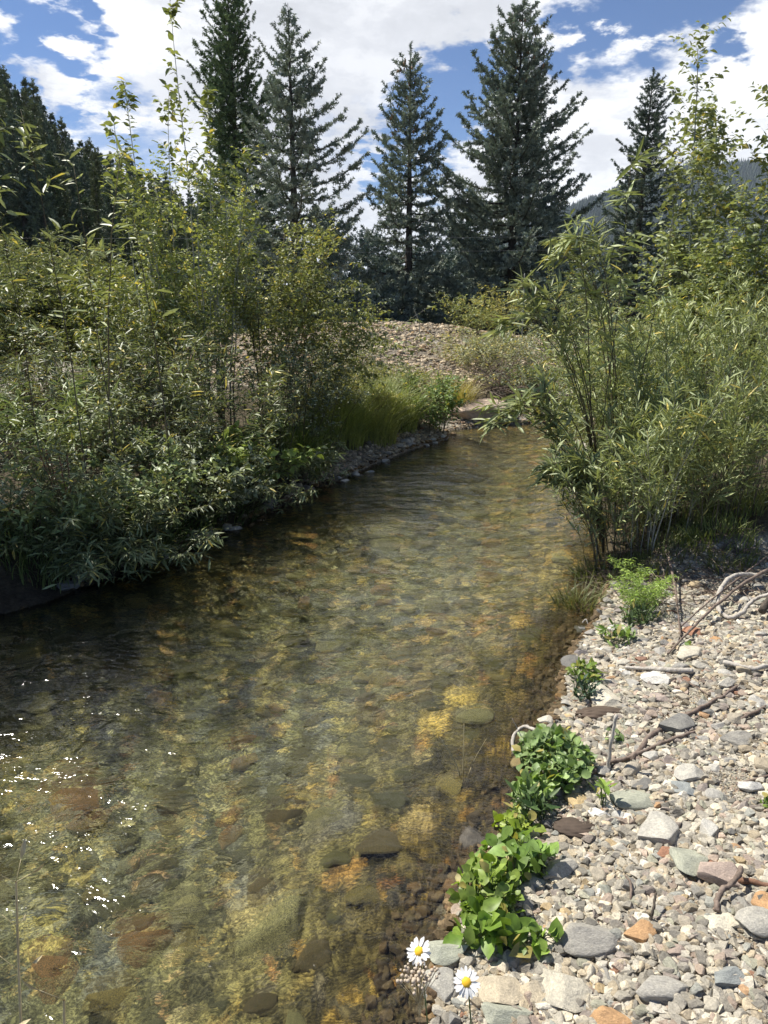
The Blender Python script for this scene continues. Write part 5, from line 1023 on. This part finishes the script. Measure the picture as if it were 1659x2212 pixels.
# leafy weeds
def weed(name, label, cx, cy_, rad, n, ll, c1, c2, seed, hgt_=0.12, leaf='round', rxy=(1, 1), wr=0.85, cat='weed'):
    r = RS(seed + 7000); a = r.uniform(0, 6.283, n); rr = np.sqrt(r.rand(n)); dx = rr * np.cos(a) * rad * rxy[0]; dy = rr * np.sin(a) * rad * rxy[1]
    z0 = H1(cx, cy_); loc = np.array([cx, cy_, z0]); root = empty(name, tuple(loc), label, cat, 'leafy weeds along the waterline')
    nr = max(3, n // 9); ka = r.uniform(0, 6.283, nr); kr = np.sqrt(r.rand(nr)) * 0.85; kx = kr * np.cos(ka) * rad * rxy[0]; ky = kr * np.sin(ka) * rad * rxy[1]
    wi = np.argmin((dx[:, None] - kx[None]) ** 2 + (dy[:, None] - ky[None]) ** 2, 1)
    zt = hgt_ * (1 - .55 * rr ** 2) * r.uniform(.4, 1.1, n); gz = hgt(cx + dx, cy_ + dy) - z0; kz = hgt(cx + kx, cy_ + ky) - z0
    tipp = np.stack([dx, dy, np.maximum(gz, 0) + zt + .012], -1); bas = np.stack([kx, ky, kz - .005], -1)[wi]
    t = np.linspace(0, 1, 4)[None, :, None]; P = bas[:, None] * (1 - t) + tipp[:, None] * t; P[..., 2] += (np.sin(t[..., 0] * math.pi) * 0.02)
    V, F = tubes(P, np.full((n, 4), 0.0014), 3); mk('leaf_stalks', V, F, M_green_stem, root)
    out = norm(np.stack([dx - kx[wi], dy - ky[wi], np.zeros(n)], -1) + r.normal(0, .35, (n, 3)) + np.array([0, 0, .12])); U = norm(r.normal(0, .33, (n, 3)) + np.array([-.15, -.1, 1.0]))
    S = ll * r.uniform(.35, 1.35, n) ** 1.1; S = S * r.uniform(.8, 1.1, n)
    m_ = r.rand(n)[:, None]; cc = (np.array(c1) * (1 - m_) + np.array(c2) * m_) * r.uniform(.7, 1.15, (n, 1)); yy = r.rand(n) < .05; cc[yy] = np.array((.42, .36, .12)); ov = (r.rand(n) < .6) if leaf == 'round' else np.zeros(n, bool); Vs = []; Cs = []; Fs = []; o_ = 0
    for msk, lf, w_ in ((~ov, leaf, wr), (ov, 'ovate', .62)):
        if not msk.any(): continue
        tv, tf = LEAVES[lf]; V, F = stamp(tv, tf, tipp[msk], out[msk], U[msk], S[msk] * (1.15 if lf == 'ovate' and leaf == 'round' else 1), S[msk] * w_ * (1.3 if lf == 'ovate' and leaf == 'round' else 1))
        V = V + r.normal(0, ll * .025, V.shape); Vs.append(V); Fs += [f + o_ for f in F]; o_ += len(V); Cs.append(np.repeat(cc[msk], len(tv), 0) * r.uniform(.85, 1.12, (len(V), 1)))
    mk('leaves', np.concatenate(Vs), Fs, M_weed, root, col=np.concatenate(Cs)); return root
def wpx(px, py): g = gp(px, py); return g[0], g[1]
BR1, BR2 = (0.15, 0.25, 0.04), (0.30, 0.42, 0.085); MG1, MG2 = (0.16, 0.25, 0.08), (0.36, 0.47, 0.20)
x, y = wpx(1195, 1660); weed('leafy_weed', 'big rounded clump of grey-green leafy weed at the top of the waterline', x, y, 0.135, 560, 0.033, MG1, MG2, 1, 0.10, rxy=(1, 1.3))
x, y = wpx(1150, 1728); weed('leafy_weed', 'small leafy weed tucked below the big grey-green clump', x, y, 0.07, 90, 0.038, BR1, MG2, 2, 0.07)
x, y = wpx(1145, 1770); weed('leafy_weed', 'dark narrow-leaved weed above the yellowish one', x, y, 0.07, 80, 0.05, (0.05, .10, .03), (.13, .2, .07), 3, 0.09, leaf='long', wr=0.28)
x, y = wpx(1108, 1805); weed('leafy_weed', 'yellowish-green frilly weed midway down the waterline', x, y, 0.06, 110, 0.032, (0.20, .28, .03), (.36, .44, .07), 4, 0.07)
x, y = wpx(1115, 1880); weed('leafy_weed', 'loose leafy weed above the brightest clump', x, y, 0.10, 100, 0.048, BR1, (.24, .36, .10), 5, 0.10, rxy=(1.1, .8))
x, y = wpx(1050, 1960); weed('leafy_weed', 'brightest green broad-leaved weed clump behind the lower daisy', x, y, 0.10, 320, 0.033, (.17, .26, .045), (.33, .43, .10), 6, 0.11, rxy=(.85, 1.1))
x, y = wpx(1050, 2035); weed('leafy_weed', 'lower fringe of bright weed leaves just above the lower daisy', x, y, 0.07, 80, 0.05, BR1, BR2, 7, 0.08)
x, y = wpx(1140, 2050); weed('leafy_weed', 'sprig of bright weed among stones right of the lower daisy', x, y, 0.06, 34, 0.045, BR1, BR2, 8, 0.05, rxy=(1.4, .6))
x, y = wpx(1258, 1475); weed('leafy_weed', 'yellow-green weed at the waterline beside the dark-grey cobble', x, y, 0.075, 80, 0.05, BR1, (.3, .34, .09), 9, 0.08, leaf='long', wr=.4)
x, y = wpx(1262, 1510); weed('leafy_weed', 'blue-green stiff sprig left of the cream angular stone', x, y, 0.055, 70, 0.03, (.04, .08, .05), (.10, .16, .11), 10, 0.09, leaf='simple', wr=.4)
x, y = wpx(1297, 1745); weed('seedling', 'single upright green seedling with pointed leaves on the gravel', x, y, 0.022, 14, 0.06, (.13, .22, .03), (.26, .36, .07), 11, 0.10, leaf='long', wr=.3, cat='seedling')
x, y = wpx(1330, 1385); weed('leafy_weed', 'low green weed where the upper bar meets the water', x, y, 0.09, 90, 0.045, BR1, MG2, 12, 0.06, leaf='long', wr=.35)
x, y = wpx(1375, 1345); weed('leafy_weed', 'dark stubby weed below the feathery tuft', x, y, 0.10, 120, 0.05, (.05, .09, .03), (.14, .2, .08), 13, 0.08, leaf='long', wr=.28)
x, y = wpx(1655, 1748); weed('seedling', 'tiny green seedling at the right edge of the gravel', x, y, 0.02, 10, 0.025, BR1, BR2, 14, 0.03, cat='seedling')
x, y = wpx(1325, 1600); weed('seedling', 'tiny round-leaved seedling beside the pale upright stick', x, y, 0.04, 16, 0.025, MG1, MG2, 15, 0.03, cat='seedling')
x, y = wpx(1480, 1570 - 160); weed('seedling', 'tiny seedling among the upper pale stones', x, y, 0.03, 12, 0.025, MG1, MG2, 16, 0.03, cat='seedling')
# feathery tuft
x, y = wpx(1385, 1315)
shrub('feathery_weed', 'feathery bright green tuft hanging over the bar below the willow', 'weed', x, y, 0.34, 0.18, ns=26, nt=9, nl=9, leaf='simple', ll=0.028, lw=0.004, c1=(0.15, 0.23, 0.04), c2=(0.30, 0.38, 0.09), seed=301, base_r=0.05, t0=0.15, twl=0.09, sr=0.0018, twr=0.0008, smat=M_green_stem, mat=M_weed, yel=0, taper=.4, lean=(-0.05, -0.05))
# red dock spike on the left bank
x = X_(118, 4.6); root = empty('dock_spike', (x, 4.6, H1(x, 4.6)), 'rusty red dock seed spike standing in the left bank willows', 'wildflower'); zz0 = H1(x, 4.6)
r = RS(8); P = np.zeros((5, 8, 3)); tt = np.linspace(0, 1, 8); P[..., 0] = r.normal(0, .05, (5, 1)) * tt; P[..., 1] = -0.10 * tt; P[..., 2] = tt * r.uniform(.5, .72, (5, 1))
V, F = tubes(P, np.full((5, 8), .003), 3); mk('stems', V, F, M_stem_red, root)
V, F, C = leaves_on(r, P[:, 4:], np.ones(5), 60, 0.014, 0.010, 'simple', (0.22, 0.09, 0.05), (0.34, 0.16, 0.09), 0); mk('seed_head', V, F, M_leaf, root, col=C)

# ------------------------------------------------------------------ daisies, dry grass and yarrow close to the camera
def slant(px, py, s): d = ray(px, py); d = d / np.linalg.norm(d); return np.array([0, 0, EYE]) + d * s
def daisy(px, py, s, label, face, dia, seed, npet=20):
    c = slant(px, py, s); bx, by = c[0] + 0.03, c[1] - 0.02; z0 = H1(bx, by); root = empty('daisy', (bx, by, z0), label, 'daisy', 'daisies in front of the stream'); loc = np.array([bx, by, z0])
    r = RS(seed); t = np.linspace(0, 1, 12)[:, None]; face = norm(np.array(face, float)[None])[0]
    P = loc * (1 - t) + (c - face * .008) * t; P[:, 0] += np.sin(t[:, 0] * 3.1) * .012; P[0, 2] -= .02
    V, F = tubes((P - loc)[None], np.full((1, 12), .0014), 6); mk('stem', V, F, M_green_stem, root)
    s1 = norm(np.cross(face, np.array([0, 0, 1.0]))[None])[0]; s2 = np.cross(s1, face); cl_ = c - loc
    V0, F0 = ICO2; Vd = V0.copy(); Vd[:, 2] = np.where(Vd[:, 2] < 0, Vd[:, 2] * .3, Vd[:, 2] * .62); Vd *= 0.19 * dia
    Vd = Vd[:, :1] * s1 + Vd[:, 1:2] * s2 + Vd[:, 2:] * face + cl_; mk('flower_centre', Vd, [F0], M_disc, root)
    Vc = V0 * np.array([.16, .16, .10]) * dia; Vc = Vc[:, :1] * s1 + Vc[:, 1:2] * s2 + (Vc[:, 2:] - .05 * dia) * face + cl_; mk('calyx', Vc, [F0], M_green_stem, root)
    # petal template, 5 rows x 3
    us = np.array([0, .25, .55, .82, 1.0]); wd = np.array([.30, .8, 1.0, .85, .35])
    for i in range(npet):
        a = i * 2 * math.pi / npet + r.normal(0, .05); rd = math.cos(a) * s1 + math.sin(a) * s2; td = -math.sin(a) * s1 + math.cos(a) * s2
        L = dia * 0.36 * r.uniform(.88, 1.08); W = dia * 0.066 * r.uniform(.85, 1.1); bend = r.uniform(-.25, .15); V = []
        for u, w_ in zip(us, wd):
            for k in (-1, 0, 1): V.append(cl_ + rd * (dia * .14 + L * u) + td * k * W * w_ + face * (bend * L * u * u + 0.02 * L - (0.10 * W if k == 0 else 0)) + face * 0.001 * (i % 3))
        F = np.array([(3 * q + k, 3 * q + k + 1, 3 * q + k + 4, 3 * q + k + 3) for q in range(4) for k in (0, 1)]); mk('petal', V, [F], M_petal, root)
daisy(905, 2055, 1.42, 'upper white daisy over the brown shallows, left of the rounded boulder', (-.32, -.42, .82), 0.043, 1)
daisy(1008, 2122, 1.36, 'lower white daisy before the pale stones at the bottom', (-.25, -.58, .75), 0.043, 2)
c = slant(903, 2108, 1.40); bx, by = c[0] + .02, c[1] - .05; z0 = H1(bx, by); loc = np.array([bx, by, z0])
root = empty('yarrow', tuple(loc), 'faded cream yarrow flower head just below the upper daisy', 'wildflower'); r = RS(4)
n = 70; P = np.zeros((n, 6, 3)); t = np.linspace(0, 1, 6)[None, :]; tip = c - loc + r.normal(0, 1, (n, 3)) * np.array([.014, .012, .005]); fk = (c - loc) * 0.92
P[...] = np.where(t[..., None] < 0.79, fk * (t[..., None] / 0.8), fk + (tip[:, None] - fk) * ((t[..., None] - .8) / .2)); V, F = tubes(P, np.full((n, 6), .0005), 3); mk('stems', V, F, M_dry, root)
V0, F0 = ICO1; hp = tip; V = (V0[None] * 0.0030 * r.uniform(.7, 1.3, (n, 1, 1)) + hp[:, None]).reshape(-1, 3); F = (F0[None] + (np.arange(n) * len(V0))[:, None, None]).reshape(-1, 3); mk('flower_head', V, [F], M_cream, root)
def drygrass(label, tip_px, tip_s, base, heads, seed):
    c = slant(*tip_px, tip_s); z0 = H1(*base); loc = np.array([base[0], base[1], z0]); root = empty('dry_grass_stalk', tuple(loc), label, 'dry grass', 'dry grass stalks near the camera'); r = RS(seed)
    t = np.linspace(0, 1, 14)[:, None]; P = loc * (1 - t) + c * t; P[:, 0] += .01 * np.sin(t[:, 0] * 4); P[0, 2] -= .02
    V, F = tubes((P - loc)[None], np.linspace(.0036, .0018, 14)[None], 5); mk('stalk', V, F, M_dry, root)
    k = heads; i = r.randint(8, 14, k); bp = (P - loc)[i]; a = r.uniform(0, 6.28, k); d = norm(np.stack([np.cos(a), np.sin(a) * .4, r.uniform(.3, .9, k)], -1))
    L = .035 * r.uniform(.6, 1.5, k); u = np.linspace(0, 1, 4)[None, :, None]; Q = bp[:, None] + d[:, None] * u * L[:, None, None]; V1 = tubes(Q, np.full((k, 4), .0005), 3)
    tv, tf = LEAF_LONG; V2, F2 = stamp(tv, tf, Q[:, -1], d, r.normal(0, 1, (k, 3)), np.full(k, .032), np.full(k, .008)); V, F = merge(V1, (V2, F2)); mk('seed_head', V, F, M_dry, root)
drygrass('tall dry grass stalk leaning at the bottom left over the water', (45, 1905), 1.42, (-0.62, 0.75), 12, 1)
drygrass('short dry grass seed head at the bottom left', (150, 2160), 1.30, (-0.50, 0.62), 9, 2)
drygrass('dry grass blade cut by the left edge of the view', (-10, 1985), 1.38, (-0.74, 0.72), 12, 3)

# thin wires far behind the stream
for i, (ya, yb, D, lab) in enumerate([(510, 494, 17.5, 'upper thin grey wire crossing behind the bushes'), (545, 520, 17.5, 'lower thin grey wire crossing behind the bushes')]):
    a = at(-500, ya, D); b = at(2150, yb, D); t = np.linspace(0, 1, 30)[:, None]; P = a * (1 - t) + b * t; P[:, 2] -= 0.12 * np.sin(t[:, 0] * math.pi)
    V, F = tubes(P[None], np.full((1, 30), .0010), 4); tag(mk('wire', V, F, M_wire), lab, 'wire', 'wires crossing behind the stream')
m, t, out = newmat('haze_air')
t.l.new(t.a('ShaderNodeVolumePrincipled', {'Color': (0.72, 0.83, 1.0, 1), 'Density': 0.00017, 'Anisotropy': 0.0}).outputs[0], out.inputs['Volume'])
V = np.array([(x, y, z) for x in (-3700, 3700) for y in (-120, 5200) for z in (-4, 300)], float); F = np.array([(0, 1, 3, 2), (4, 6, 7, 5), (0, 4, 5, 1), (2, 3, 7, 6), (0, 2, 6, 4), (1, 5, 7, 3)])
tag(mk('haze', V, [F], m, smooth=False), kind='stuff')
print('all ok', len(bpy.data.objects))
